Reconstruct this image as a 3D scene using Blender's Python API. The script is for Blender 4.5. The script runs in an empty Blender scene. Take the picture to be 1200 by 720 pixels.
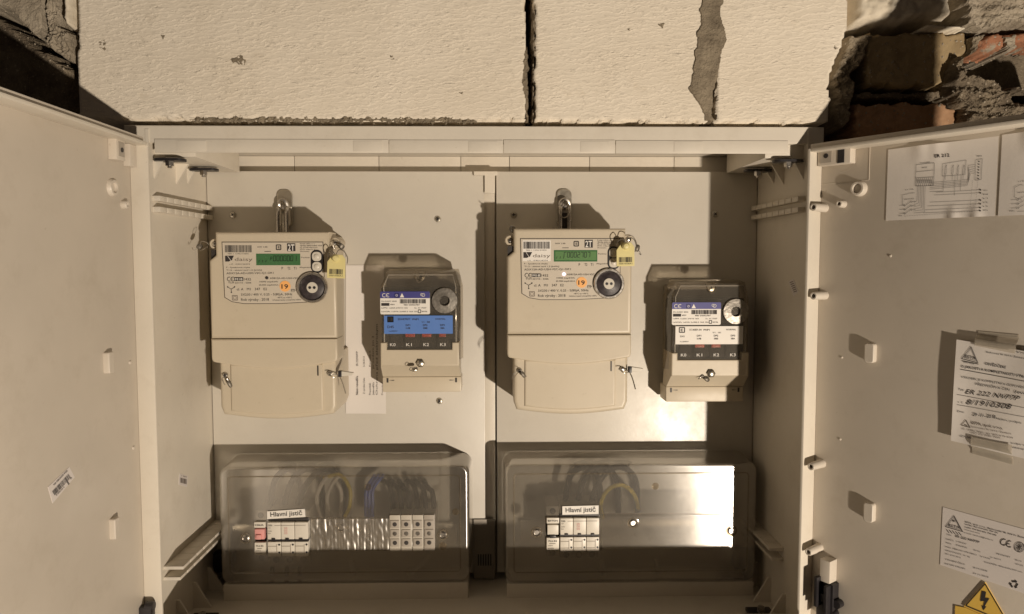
import bpy, bmesh, math, random
import numpy as np
from mathutils import Vector, Matrix, noise

random.seed(7)
rnd = random.random
scene = bpy.context.scene
COL = scene.collection

# ------------------------------------------------------------------ camera
F = 850.0                      # focal length in photograph pixels (1200 wide)
CAM = Vector((0.0, -0.87, 0.0))
_d = Vector((-17, -52, F)).normalized()
_h = Vector((1, -0.001, 0)); _h = (_h - _h.dot(_d) * _d).normalized()
_n = _d.cross(_h).normalized()          # "down"

def ray(px, py):
    r = Vector(((px - 600) / F, (py - 360) / F, 1))
    return Vector((r.dot(_h), r.dot(_d), -r.dot(_n)))
def at(px, py, Y):
    r = ray(px, py)
    return CAM + r * ((Y - CAM.y) / r.y)
def hit(px, py, P, N):
    r = ray(px, py)
    return CAM + r * ((P - CAM).dot(N) / r.dot(N))

cd = bpy.data.cameras.new('camera')
cam = bpy.data.objects.new('camera', cd); COL.objects.link(cam)
cam.matrix_world = Matrix(((_h.x, -_h.y, -_h.z, CAM.x), (_d.x, -_d.y, -_d.z, CAM.y), (-_n.x, _n.y, _n.z, CAM.z), (0, 0, 0, 1)))
cd.sensor_width = 36; cd.sensor_fit = 'HORIZONTAL'; cd.lens = 36 * F / 1200
cd.clip_start = 0.02; cd.clip_end = 50
scene.camera = cam

# ------------------------------------------------------------------ light
w = bpy.data.worlds.new('World'); scene.world = w; w.use_nodes = True
bg = w.node_tree.nodes['Background']
bg.inputs[0].default_value = (1.0, 0.76, 0.58, 1); bg.inputs[1].default_value = 0.036
ld = bpy.data.lights.new('work_lamp', 'POINT'); ld.energy = 235; ld.color = (1.0, 0.855, 0.69)
ld.shadow_soft_size = 0.03
lamp = bpy.data.objects.new('work_lamp', ld); COL.objects.link(lamp)
lamp.location = (1.05, -2.00, -0.90)
scene.view_settings.view_transform = 'Standard'; scene.view_settings.look = 'None'
scene.view_settings.exposure = 0.0; scene.view_settings.gamma = 1.0
scene.view_settings.use_curve_mapping = False
scene.render.engine = 'CYCLES'
cy = scene.cycles
cy.max_bounces = 10; cy.diffuse_bounces = 5; cy.glossy_bounces = 4; cy.transmission_bounces = 6
cy.transparent_max_bounces = 16; cy.use_denoising = True; cy.sample_clamp_indirect = 4
cy.caustics_reflective = False; cy.caustics_refractive = True

# ------------------------------------------------------------------ materials
def nt(name):
    m = bpy.data.materials.new(name); m.use_nodes = True
    return m, m.node_tree, m.node_tree.nodes['Principled BSDF']
def N(t, kind, **kw):
    n = t.nodes.new(kind)
    for k, v in kw.items(): setattr(n, k, v)
    return n
def mix_rgb(t, fac, a, b):
    m = N(t, 'ShaderNodeMix', data_type='RGBA')
    if hasattr(fac, 'links'): t.links.new(fac, m.inputs[0])
    else: m.inputs[0].default_value = fac
    for v, i in ((a, 6), (b, 7)):
        if hasattr(v, 'links'): t.links.new(v, m.inputs[i])
        else: m.inputs[i].default_value = (*v, 1)
    return m.outputs[2]
def ramp(t, src, p0, p1, c0=(0, 0, 0), c1=(1, 1, 1)):
    r = N(t, 'ShaderNodeValToRGB'); t.links.new(src, r.inputs[0])
    e = r.color_ramp.elements; e[0].position = p0; e[1].position = p1
    e[0].color = (*c0, 1); e[1].color = (*c1, 1)
    return r.outputs[0]
def nse(t, scale, detail=4, rough=0.5, vec=None, dist=0.0):
    n = N(t, 'ShaderNodeTexNoise'); n.inputs['Scale'].default_value = scale
    n.inputs['Detail'].default_value = detail; n.inputs['Roughness'].default_value = rough
    n.inputs['Distortion'].default_value = dist
    if vec is None: vec = N(t, 'ShaderNodeTexCoord').outputs['Object']
    t.links.new(vec, n.inputs['Vector'])
    return n.outputs[0]
def bump(t, b, src, strength, dist):
    bp = N(t, 'ShaderNodeBump'); bp.inputs['Strength'].default_value = strength
    bp.inputs['Distance'].default_value = dist
    t.links.new(src, bp.inputs['Height']); t.links.new(bp.outputs[0], b.inputs['Normal'])
    return bp

def plastic(name, c, rough=0.45, var=0.06, bmp=0.0, spec=0.5, metal=0.0, scale=9, dirt=0.0):
    m, t, b = nt(name)
    v = ramp(t, nse(t, scale, 5, 0.6), 0.3, 0.7, tuple(x * (1 - var) for x in c), tuple(min(1, x * (1 + var)) for x in c))
    if dirt:
        f = ramp(t, nse(t, 17, 9, 0.75), 0.52, 0.72)
        f = mix_rgb(t, ramp(t, nse(t, 150, 3, 0.5), 0.715, 0.735), f, (1, 1, 1))
        mm = N(t, 'ShaderNodeMath', operation='MULTIPLY'); t.links.new(f, mm.inputs[0]); mm.inputs[1].default_value = dirt
        v = mix_rgb(t, mm.outputs[0], v, tuple(x * k for x, k in zip(c, (.70, .66, .60))))
    t.links.new(v, b.inputs['Base Color'])
    r = ramp(t, nse(t, scale * 3, 6, 0.65), 0.3, 0.7, (rough - .05,) * 3, (rough + .07,) * 3)
    t.links.new(r, b.inputs['Roughness'])
    b.inputs['Metallic'].default_value = metal
    b.inputs['Specular IOR Level'].default_value = spec
    if bmp: bump(t, b, nse(t, 240, 3), bmp, 0.0006)
    return m

M = {}
M['shell'] = plastic('cabinet_plastic', (.68, .63, .545), .45, .04, .12, dirt=.30)
M['door'] = plastic('door_plastic', (.60, .545, .47), .42, .07, .10, scale=5, dirt=.30)
M['plate'] = plastic('plate_plastic', (.60, .565, .50), .34, .03, .10, spec=.55, dirt=.16)
M['meter'] = plastic('meter_plastic', (.58, .51, .395), .40, .035, .05, dirt=.2)
M['face'] = plastic('faceplate_print', (.60, .54, .45), .5, .02)
M['white'] = plastic('white_label', (.82, .79, .74), .5, .02)
M['paper'] = plastic('paper', (.74, .70, .66), .75, .03, .15)
M['sticker'] = plastic('sticker_film', (.70, .655, .63), .4, .02)
M['black'] = plastic('black_plastic', (.018, .016, .018), .4, .2)
M['dark'] = plastic('dark_plastic', (.035, .03, .028), .5, .2)
M['ink'] = plastic('ink', (.03, .025, .025), .7, .1)
M['greyink'] = plastic('grey_ink', (.15, .12, .10), .7, .1)
M['redink'] = plastic('red_ink', (.45, .05, .05), .5, .1)
M['ring'] = plastic('ring_outline', (.10, .085, .07), .5)
M['blue'] = plastic('blue_print', (.055, .055, .24), .45, .05)
M['bluelabel'] = plastic('blue_label', (.10, .22, .58), .45, .05)
M['orange'] = plastic('orange_sticker', (.95, .48, .16), .5, .03)
M['yellow'] = plastic('yellow_tag', (.72, .64, .30), .4, .05)
M['warn'] = plastic('warning_yellow', (.75, .50, .10), .5, .03)
M['red'] = plastic('red_plastic', (.50, .06, .04), .4)
M['pink'] = plastic('pink_print', (.72, .34, .32), .5)
M['breaker'] = plastic('breaker_plastic', (.70, .66, .58), .4, .03)
M['greyterm'] = plastic('grey_plastic', (.38, .34, .29), .5, .06)
M['lcd'] = plastic('lcd_green', (.055, .165, .065), .25, .04)
M['lcd2'] = plastic('lcd_light_green', (.13, .26, .105), .25, .04)
M['lcdink'] = plastic('lcd_segment', (.008, .022, .01), .4)
M['button'] = plastic('button_rubber', (.66, .62, .54), .35)
M['steel'] = plastic('steel', (.55, .52, .48), .28, .12, .2, metal=1, scale=60)
M['zinc'] = plastic('zinc_plated', (.62, .58, .50), .30, .10, .15, metal=1, scale=40)
M['ringmetal'] = plastic('ring_magnet_metal', (.30, .28, .25), .42, .35, .6, metal=.85, scale=260)
M['lead'] = plastic('lead_seal', (.22, .20, .17), .55, .3, .5, metal=.8, scale=200)
M['wireblack'] = plastic('wire_black', (.018, .016, .015), .75, spec=.2)
M['wireblue'] = plastic('wire_blue', (.05, .10, .42), .4)
M['wireyellow'] = plastic('wire_yellow', (.62, .50, .08), .4)
M['wirewhite'] = plastic('wire_white', (.62, .58, .52), .5)
M['ventgrey'] = plastic('vent_grey_plastic', (.36, .325, .275), .6, .06)
M['smoky'] = plastic('smoky_brown_plastic', (.20, .175, .14), .5, .06)
M['terminalplastic'] = plastic('terminal_plastic', (.50, .46, .39), .5, .06)
M['works'] = plastic('relay_works', (.03, .027, .026), .8, .2, spec=.12)
M['disc'] = plastic('disc_dark', (.04, .032, .035), .45, .5, .3, scale=180)

def mk_led():
    m, t, b = nt('led_glow')
    b.inputs['Base Color'].default_value = (.8, .6, .9, 1)
    b.inputs['Emission Color'].default_value = (1, .72, .95, 1); b.inputs['Emission Strength'].default_value = 2.2
    return m
M['led'] = mk_led()

def mk_clear(name, tcol, t_fac, rough, gloss_rough, haze, bstr=.0, bscale=40, bdist=.001, refr=.5, fk=1.2, aniso=0.0):
    """clear thin polycarbonate: part passes light straight, part scatters it a little, part reflects"""
    m = bpy.data.materials.new(name); m.use_nodes = True; t = m.node_tree; t.nodes.clear()
    out = N(t, 'ShaderNodeOutputMaterial')
    tr = N(t, 'ShaderNodeBsdfTransparent'); tr.inputs[0].default_value = (*tcol, 1)
    rf = N(t, 'ShaderNodeBsdfRefraction'); rf.inputs[0].default_value = (*tcol, 1); rf.inputs['IOR'].default_value = 1.12
    rf.inputs['Roughness'].default_value = rough
    gl = N(t, 'ShaderNodeBsdfAnisotropic'); gl.inputs[0].default_value = (.9, .88, .85, 1); gl.inputs['Roughness'].default_value = gloss_rough
    if aniso:
        tg = N(t, 'ShaderNodeTangent'); tg.direction_type = 'RADIAL'; tg.axis = 'Z'; t.links.new(tg.outputs[0], gl.inputs['Tangent']); gl.inputs['Anisotropy'].default_value = aniso
    df = N(t, 'ShaderNodeBsdfDiffuse'); df.inputs[0].default_value = (.72, .66, .56, 1)
    a = N(t, 'ShaderNodeMixShader'); a.inputs[0].default_value = refr
    t.links.new(tr.outputs[0], a.inputs[1]); t.links.new(rf.outputs[0], a.inputs[2])
    b_ = N(t, 'ShaderNodeMixShader')
    hz = ramp(t, nse(t, 14, 6, .7), .35, .75, (haze * .7,) * 3, (haze * 1.4,) * 3); t.links.new(hz, b_.inputs[0])
    t.links.new(a.outputs[0], b_.inputs[1]); t.links.new(df.outputs[0], b_.inputs[2])
    c = N(t, 'ShaderNodeMixShader')
    lw = N(t, 'ShaderNodeFresnel'); lw.inputs[0].default_value = 1.5
    ml = N(t, 'ShaderNodeMath', operation='MULTIPLY_ADD'); t.links.new(lw.outputs[0], ml.inputs[0])
    ml.inputs[1].default_value = fk; ml.inputs[2].default_value = t_fac
    t.links.new(ml.outputs[0], c.inputs[0]); t.links.new(b_.outputs[0], c.inputs[1]); t.links.new(gl.outputs[0], c.inputs[2])
    t.links.new(c.outputs[0], out.inputs[0])
    if bstr:
        bp = N(t, 'ShaderNodeBump'); bp.inputs['Strength'].default_value = bstr; bp.inputs['Distance'].default_value = bdist
        t.links.new(nse(t, bscale, 3, .5), bp.inputs['Height'])
        for q in (gl, rf): t.links.new(bp.outputs[0], q.inputs['Normal'])
    return m
M['cover'] = mk_clear('cover_polycarbonate', (.95, .92, .87), .27, .105, .21, .15, .14, 18, .0010, .62, .9, .55)
M['crinkle'] = mk_clear('crinkled_film', (.92, .88, .82), .10, .07, .36, .17, .2, 50, .002, .3)
M['hood'] = mk_clear('hood_polycarbonate', (.88, .84, .77), .05, .02, .10, .10, .08, 30, .001, .35, .6)
M['hoodglint'] = mk_clear('hood_edge_glint', (.9, .86, .8), .05, .12, .2, .45, 0, 30, .001, .2, .8)  # pale haze puts the hood's edge highlight into the colour
M['tape'] = mk_clear('adhesive_tape', (1, .98, .95), .03, .10, .3, .45, .3, 60, .0006, .2, .6)

def mk_block():
    m, t, b = nt('aerated_concrete')
    tc = N(t, 'ShaderNodeTexCoord').outputs['Object']
    big = ramp(t, nse(t, 7, 6, .6), .3, .75, (.72, .65, .54), (.81, .745, .64))
    st = ramp(t, nse(t, 13, 5, .65), .62, .76)
    fm = N(t, 'ShaderNodeMath', operation='MULTIPLY'); t.links.new(st, fm.inputs[0]); fm.inputs[1].default_value = .45
    c1 = mix_rgb(t, fm.outputs[0], big, (.46, .37, .25))
    sp = ramp(t, nse(t, 48, 3, .5), .755, .79)
    c2 = mix_rgb(t, sp, c1, (.22, .18, .14))
    t.links.new(c2, b.inputs['Base Color']); b.inputs['Roughness'].default_value = .95
    b.inputs['Specular IOR Level'].default_value = .1
    # sawn ripples: short slanted flakes lying in bands
    mp = N(t, 'ShaderNodeMapping'); t.links.new(tc, mp.inputs[0]); mp.inputs['Scale'].default_value = (1.0, 1, 2.3)
    mp.inputs['Rotation'].default_value = (0, .32, 0)
    wv = N(t, 'ShaderNodeTexWave'); wv.wave_type = 'BANDS'; wv.bands_direction = 'Z'; wv.wave_profile = 'SAW'
    wv.inputs['Scale'].default_value = 24; wv.inputs['Distortion'].default_value = 11; wv.inputs['Detail'].default_value = 3
    wv.inputs['Detail Scale'].default_value = 2.6; wv.inputs['Detail Roughness'].default_value = .62
    t.links.new(mp.outputs[0], wv.inputs[0])
    fine = nse(t, 420, 4, .6)
    mid = nse(t, 90, 5, .6, mp.outputs[0], 1.2)
    msk = ramp(t, nse(t, 18, 4, .6, mp.outputs[0]), .34, .60, (.10,) * 3, (1,) * 3)
    rg = ramp(t, wv.outputs[1], .45, .98)
    mu = N(t, 'ShaderNodeMath', operation='MULTIPLY'); t.links.new(rg, mu.inputs[0]); t.links.new(msk, mu.inputs[1])
    a1 = N(t, 'ShaderNodeMath', operation='MULTIPLY_ADD'); t.links.new(fine, a1.inputs[0]); a1.inputs[1].default_value = .10; t.links.new(mu.outputs[0], a1.inputs[2])
    a2 = N(t, 'ShaderNodeMath', operation='MULTIPLY_ADD'); t.links.new(mid, a2.inputs[0]); a2.inputs[1].default_value = .5; t.links.new(a1.outputs[0], a2.inputs[2])
    bump(t, b, a2.outputs[0], .6, .0020)
    return m
M['block'] = mk_block()
def mk_rough(name, c0, c1, c2=None, scale=30, bs=.9, bd=.004, fleck=.62):
    m, t, b = nt(name)
    v = ramp(t, nse(t, scale, 8, .65), .35, .68, c0, c1)
    if c2:
        f = ramp(t, nse(t, scale * .7, 6, .7), fleck, fleck + .07); v = mix_rgb(t, f, v, c2)
    t.links.new(v, b.inputs['Base Color']); b.inputs['Roughness'].default_value = .95
    b.inputs['Specular IOR Level'].default_value = .15
    n1 = nse(t, 170, 8, .7); n2 = nse(t, 620, 3, .6)
    a = N(t, 'ShaderNodeMath', operation='MULTIPLY_ADD'); t.links.new(n2, a.inputs[0]); a.inputs[1].default_value = .35; t.links.new(n1, a.inputs[2])
    bump(t, b, a.outputs[0], bs, bd)
    return m
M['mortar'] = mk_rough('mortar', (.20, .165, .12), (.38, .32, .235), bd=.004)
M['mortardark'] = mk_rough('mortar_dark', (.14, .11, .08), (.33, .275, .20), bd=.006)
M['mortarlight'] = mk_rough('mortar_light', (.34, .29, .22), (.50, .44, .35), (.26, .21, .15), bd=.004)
M['brickred'] = mk_rough('brick_orange', (.34, .15, .085), (.46, .235, .14), (.36, .31, .24), 40, .9, .003, .55)
M['bricktan'] = mk_rough('brick_tan', (.27, .20, .115), (.40, .31, .18), (.24, .18, .11), 26, .5, .002)
M['brickbrown'] = mk_rough('brick_brown', (.32, .19, .11), (.45, .28, .17), (.42, .34, .24), 40, .5, .002)
M['foam'] = mk_rough('pale_foam', (.62, .55, .44), (.76, .70, .58), None, 20, .4, .002)

# ------------------------------------------------------------------ mesh helpers
def rrect(cx, cz, w_, h_, r, n=4):
    pts = []
    for (sx, sz, a0) in ((1, 1, 0), (-1, 1, 90), (-1, -1, 180), (1, -1, 270)):
        for i in range(n + 1):
            a = math.radians(a0 + 90 * i / n)
            pts.append((cx + sx * (w_ / 2 - r) + r * math.cos(a), cz + sz * (h_ / 2 - r) + r * math.sin(a)))
    return pts                      # CCW seen from -y ... (x right, z up)
def circ(cx, cz, r, n=20):
    return [(cx + r * math.cos(2 * math.pi * i / n), cz + r * math.sin(2 * math.pi * i / n)) for i in range(n)]
def offset(pts, d):
    n = len(pts); out = []
    for i in range(n):
        p0 = Vector(pts[i - 1]); p1 = Vector(pts[i]); p2 = Vector(pts[(i + 1) % n])
        e1 = (p1 - p0); e2 = (p2 - p1)
        if e1.length < 1e-9: e1 = e2
        if e2.length < 1e-9: e2 = e1
        e1 = e1.normalized(); e2 = e2.normalized()
        n1 = Vector((-e1.y, e1.x)); n2 = Vector((-e2.y, e2.x))
        b_ = (n1 + n2)
        if b_.length < 1e-6: b_ = n1
        b_ = b_.normalized(); k = max(.35, b_.dot(n1))
        out.append(tuple(p1 + b_ * d / k))
    return out

class B:
    def __init__(s): s.v = []; s.f = []; s.mi = []
    def add(s, vs, fs, mi=0):
        o = len(s.v); s.v += [tuple(v) for v in vs]; s.f += [tuple(i + o for i in f) for f in fs]; s.mi += [mi] * len(fs)
        return s
    def box(s, x0, x1, y0, y1, z0, z1, bev=0.0, mi=0):
        if x0 > x1: x0, x1 = x1, x0
        if z0 > z1: z0, z1 = z1, z0
        if y0 > y1: y0, y1 = y1, y0
        if bev <= 0:
            vs = [(x, y, z) for x in (x0, x1) for y in (y0, y1) for z in (z0, z1)]
            return s.add(vs, [(0, 1, 3, 2), (4, 6, 7, 5), (0, 4, 5, 1), (2, 3, 7, 6), (0, 2, 6, 4), (1, 5, 7, 3)], mi)
        bm = bmesh.new(); bmesh.ops.create_cube(bm, size=1)
        for v in bm.verts: v.co = Vector(((x0 + x1) / 2 + v.co.x * (x1 - x0), (y0 + y1) / 2 + v.co.y * (y1 - y0), (z0 + z1) / 2 + v.co.z * (z1 - z0)))
        bev = min(bev, .45 * min(x1 - x0, y1 - y0, z1 - z0))
        bmesh.ops.bevel(bm, geom=list(bm.edges), offset=bev, segments=2, affect='EDGES', profile=.6)
        bm.verts.index_update()
        s.add([v.co[:] for v in bm.verts], [[v.index for v in f.verts] for f in bm.faces], mi); bm.free(); return s
    def loft(s, rings, mi=0, cap0=True, cap1=True):
        n = len(rings[0]); vs = [p for r in rings for p in r]; fs = []
        for k in range(len(rings) - 1):
            for i in range(n):
                j = (i + 1) % n; fs.append((k * n + i, k * n + j, (k + 1) * n + j, (k + 1) * n + i))
        if cap0: fs.append(tuple(reversed(range(n))))
        if cap1: fs.append(tuple(range((len(rings) - 1) * n, len(rings) * n)))
        return s.add(vs, fs, mi)
    def prism(s, pts, yb, yf, bev=0.0, mi=0, draft=0.0, cap0=True):
        """outline in x,z (CCW), from back yb to front yf (smaller y is nearer)"""
        base = offset(pts, -draft) if draft else pts
        rings = [[(x, yb, z) for x, z in base]]
        if bev > 0:
            for k in range(4):
                a = math.pi / 2 * k / 3
                q = offset(pts, bev * (1 - math.cos(a)))
                rings.append([(x, yf + bev * (1 - math.sin(a)), z) for x, z in q])
            rings.append([(x, yf, z) for x, z in offset(pts, bev * 1.35)])
        else: rings.append([(x, yf, z) for x, z in pts])
        return s.loft(rings, mi, cap0)
    def cyl(s, p0, p1, r0, r1=None, n=18, mi=0):
        r1 = r0 if r1 is None else r1; p0 = Vector(p0); p1 = Vector(p1); d = (p1 - p0).normalized()
        a = d.orthogonal().normalized(); b_ = d.cross(a)
        rings = [[tuple(p + (a * math.cos(2 * math.pi * i / n) + b_ * math.sin(2 * math.pi * i / n)) * r) for i in range(n)] for p, r in ((p0, r0), (p1, r1))]
        return s.loft(rings, mi)
    def lathe(s, c, prof, n=28, mi=0):
        """profile of (radius, y) about the y axis through c"""
        rings = [[(c[0] + r * math.cos(2 * math.pi * i / n), c[1] + y, c[2] + r * math.sin(2 * math.pi * i / n)) for i in range(n)] for r, y in prof]
        return s.loft(rings, mi, True, True)
    def tube(s, pts, r, n=8, mi=0, sm=6):
        P = [Vector(p) for p in pts]
        if sm > 1 and len(P) > 2:
            Q = []
            for i in range(len(P) - 1):
                a, b_, c, d = P[max(i - 1, 0)], P[i], P[i + 1], P[min(i + 2, len(P) - 1)]
                for k in range(sm):
                    u = k / sm
                    Q.append(.5 * ((2 * b_) + (c - a) * u + (2 * a - 5 * b_ + 4 * c - d) * u * u + (3 * b_ - a - 3 * c + d) * u ** 3))
            Q.append(P[-1]); P = Q
        rings = []; prev = None
        for i, p in enumerate(P):
            d = (P[min(i + 1, len(P) - 1)] - P[max(i - 1, 0)])
            d = d.normalized() if d.length > 1e-9 else Vector((0, 0, 1))
            a = d.orthogonal().normalized() if prev is None else (prev - d * prev.dot(d)).normalized()
            prev = a; b_ = d.cross(a)
            rings.append([tuple(p + (a * math.cos(2 * math.pi * k / n) + b_ * math.sin(2 * math.pi * k / n)) * r) for k in range(n)])
        return s.loft(rings, mi)
    def build(s, name, mats, parent=None, loc=None, M4=None, angle=38, smooth=True):
        me = bpy.data.meshes.new(name); me.from_pydata(s.v, [], s.f)
        if not isinstance(mats, (list, tuple)): mats = [mats]
        for m in mats: me.materials.append(M[m] if isinstance(m, str) else m)
        me.polygons.foreach_set('material_index', s.mi)
        bm = bmesh.new(); bm.from_mesh(me); bmesh.ops.recalc_face_normals(bm, faces=bm.faces); bm.to_mesh(me); bm.free()
        if smooth:
            me.polygons.foreach_set('use_smooth', [True] * len(me.polygons)); me.set_sharp_from_angle(angle=math.radians(angle))
        me.update()
        o = bpy.data.objects.new(name, me); COL.objects.link(o)
        if parent is not None: o.parent = parent
        if M4 is not None: o.matrix_basis = M4
        elif loc is not None: o.location = loc
        return o

def tag(o, label=None, cat=None, group=None, kind=None):
    if label: o['label'] = label
    if cat: o['category'] = cat
    if group: o['group'] = group
    if kind: o['kind'] = kind
    return o
def thing(name, label, cat, loc=(0, 0, 0), group=None, M4=None):
    o = bpy.data.objects.new(name, None); COL.objects.link(o); o.empty_display_size = .02
    if M4 is not None: o.matrix_basis = M4
    else: o.location = loc
    return tag(o, label, cat, group)
def copy_tree(o, parent=None):
    c = o.copy(); COL.objects.link(c)
    if parent is not None: c.parent = parent
    for ch in [x for x in KIDS.get(o, [])]: pass
    for ch in list(o.children): copy_tree(ch, c)
    return c
KIDS = {}

_tc = {}
def glyphs(s, bold=False, shear=0.0):
    k = (s, bold, shear)
    if k not in _tc:
        cu = bpy.data.curves.new('t', 'FONT'); cu.body = s; cu.size = 1; cu.resolution_u = 2
        cu.shear = shear
        if bold: cu.offset = .014
        ob = bpy.data.objects.new('t', cu)
        me = bpy.data.meshes.new_from_object(ob)
        v = np.array([p.co[:] for p in me.vertices]) if len(me.vertices) else np.zeros((0, 3))
        f = [tuple(p.vertices) for p in me.polygons]
        bpy.data.objects.remove(ob); bpy.data.curves.remove(cu); bpy.data.meshes.remove(me)
        _tc[k] = (v, f)
    return _tc[k]

class Ink:
    """flat print on a surface: all coordinates go through conv(px, py) -> (x, z) of the surface"""
    def __init__(s, conv, y, mats=('ink',)):
        s.c = conv; s.y = y; s.b = B(); s.mats = list(mats); s.sub = 0
    def P(s, p): q = s.c(*p); return (q[0], q[1])
    def poly(s, pts, m=0, raw=False, dy=0.0):
        q = pts if raw else [s.P(p) for p in pts]
        s.b.add([(x, s.y - dy, z) for x, z in q], [tuple(range(len(q)))], m)
    def rect(s, x0, y0, x1, y1, m=0, dy=0.0): s.poly([(x0, y0), (x1, y0), (x1, y1), (x0, y1)], m, dy=dy)
    def line(s, p, q, wpx, m=0, dy=0.0):
        a = Vector(p); b_ = Vector(q); d = (b_ - a)
        if d.length < 1e-6: return
        d = d.normalized() * wpx / 2; n = Vector((-d.y, d.x))
        if s.sub and (b_ - a).length > s.sub:
            k = int((b_ - a).length / s.sub) + 1
            for i in range(k):
                u = a + (b_ - a) * (i / k); v = a + (b_ - a) * ((i + 1) / k)
                s.poly([tuple(u - n), tuple(v - n), tuple(v + n), tuple(u + n)], m, dy=dy)
            return
        s.poly([tuple(a - n), tuple(b_ - n), tuple(b_ + n), tuple(a + n)], m, dy=dy)
    def path(s, pts, wpx, m=0, dy=0.0):
        for i in range(len(pts) - 1): s.line(pts[i], pts[i + 1], wpx, m, dy)
    def frame(s, x0, y0, x1, y1, wpx, m=0): s.path([(x0, y0), (x1, y0), (x1, y1), (x0, y1), (x0, y0)], wpx, m)
    def disc(s, cx, cy_, r, m=0, n=24, ry=None, dy=0.0):
        ry = ry or r; s.poly([(cx + r * math.cos(2 * math.pi * i / n), cy_ + ry * math.sin(2 * math.pi * i / n)) for i in range(n)], m, dy=dy)
    def ring(s, cx, cy_, r, wpx, m=0, n=20, a0=0, a1=360, ry=None, dy=0.0):
        ry = ry or r
        s.path([(cx + r * math.cos(math.radians(a0 + (a1 - a0) * i / n)), cy_ + ry * math.sin(math.radians(a0 + (a1 - a0) * i / n))) for i in range(n + 1)], wpx, m, dy)
    def bars(s, x0, y0, x1, y1, n=30, m=0, skew=0.0):
        x = x0; rr = random.Random(int(x0 * 7 + y0 * 3))
        step = (x1 - x0) / n
        for i in range(n):
            wd = step * (.3 + .55 * rr.random())
            xx = x0 + i * step
            sk = skew * (xx - x0)
            s.poly([(xx, y0 + sk), (xx + wd, y0 + sk), (xx + wd, y1 + sk), (xx, y1 + sk)], m)
    def text(s, st, p0, p1, hpx, m=0, bold=False, shear=0.0, dy=0.0):
        """baseline from p0 to p1 (pixels), capital height hpx"""
        v, f = glyphs(st, bold, shear)
        if not len(v): return
        x0, x1 = v[:, 0].min(), v[:, 0].max()
        a = Vector(p0); b_ = Vector(p1); u = (b_ - a); L = u.length; u = u / L; n = Vector((u.y, -u.x))
        kx = L / max(1e-6, x1 - x0); kz = hpx / .70
        out = []
        A0 = Vector(s.P(a)); AX = (Vector(s.P(b_)) - A0) / L; AN = (Vector(s.P(a + n * hpx)) - A0) / hpx
        for (vx, vy, _) in v:
            q = A0 + AX * ((vx - x0) * kx) + AN * (vy * kz); out.append((q.x, s.y - dy, q.y))
        s.b.add(out, f, m)
    def drape(s, sheet, off=.0004):
        from mathutils.bvhtree import BVHTree
        tr = BVHTree.FromPolygons([v.co for v in sheet.data.vertices], [tuple(p.vertices) for p in sheet.data.polygons])
        out = []
        for (x, y, z) in s.b.v:
            h = tr.ray_cast(Vector((x, -1, z)), Vector((0, 1, 0)))
            out.append((x, (h[0].y - off) if h[0] is not None else y, z))
        s.b.v = out
    def build(s, name, parent, **kw):
        return s.b.build(name, s.mats, parent, smooth=False, **kw)

def scribble(n, seed):
    """made-up looking small print is kept as plausible words"""
    r = random.Random(seed); return ''.join(r.choice('aeionrstmvkl ') for _ in range(n))

def screw(name, parent, c, r=.0035, h=.0022, mat='zinc', slot=True, n=18):
    """pan head screw, head toward -y, in parent's frame"""
    b = B(); b.lathe(c, [(r, 0), (r, -h * .4), (r * .82, -h * .85), (r * .45, -h), (.0001, -h * 1.0)], n)
    if slot:
        a = rnd() * 1.5
        for k in (0, 1):
            dx = math.cos(a + k * math.pi / 2) * r * .55; dz = math.sin(a + k * math.pi / 2) * r * .55; t = r * .13
            nx, nz = -dz / (r * .55) * t, dx / (r * .55) * t
            y = c[1] - h * 1.03
            b.add([(c[0] - dx - nx, y, c[2] - dz - nz), (c[0] + dx - nx, y, c[2] + dz - nz), (c[0] + dx + nx, y, c[2] + dz + nz), (c[0] - dx + nx, y, c[2] - dz + nz)], [(0, 1, 2, 3)], 1)
    return b.build(name, [mat, 'black'], parent)

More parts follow.
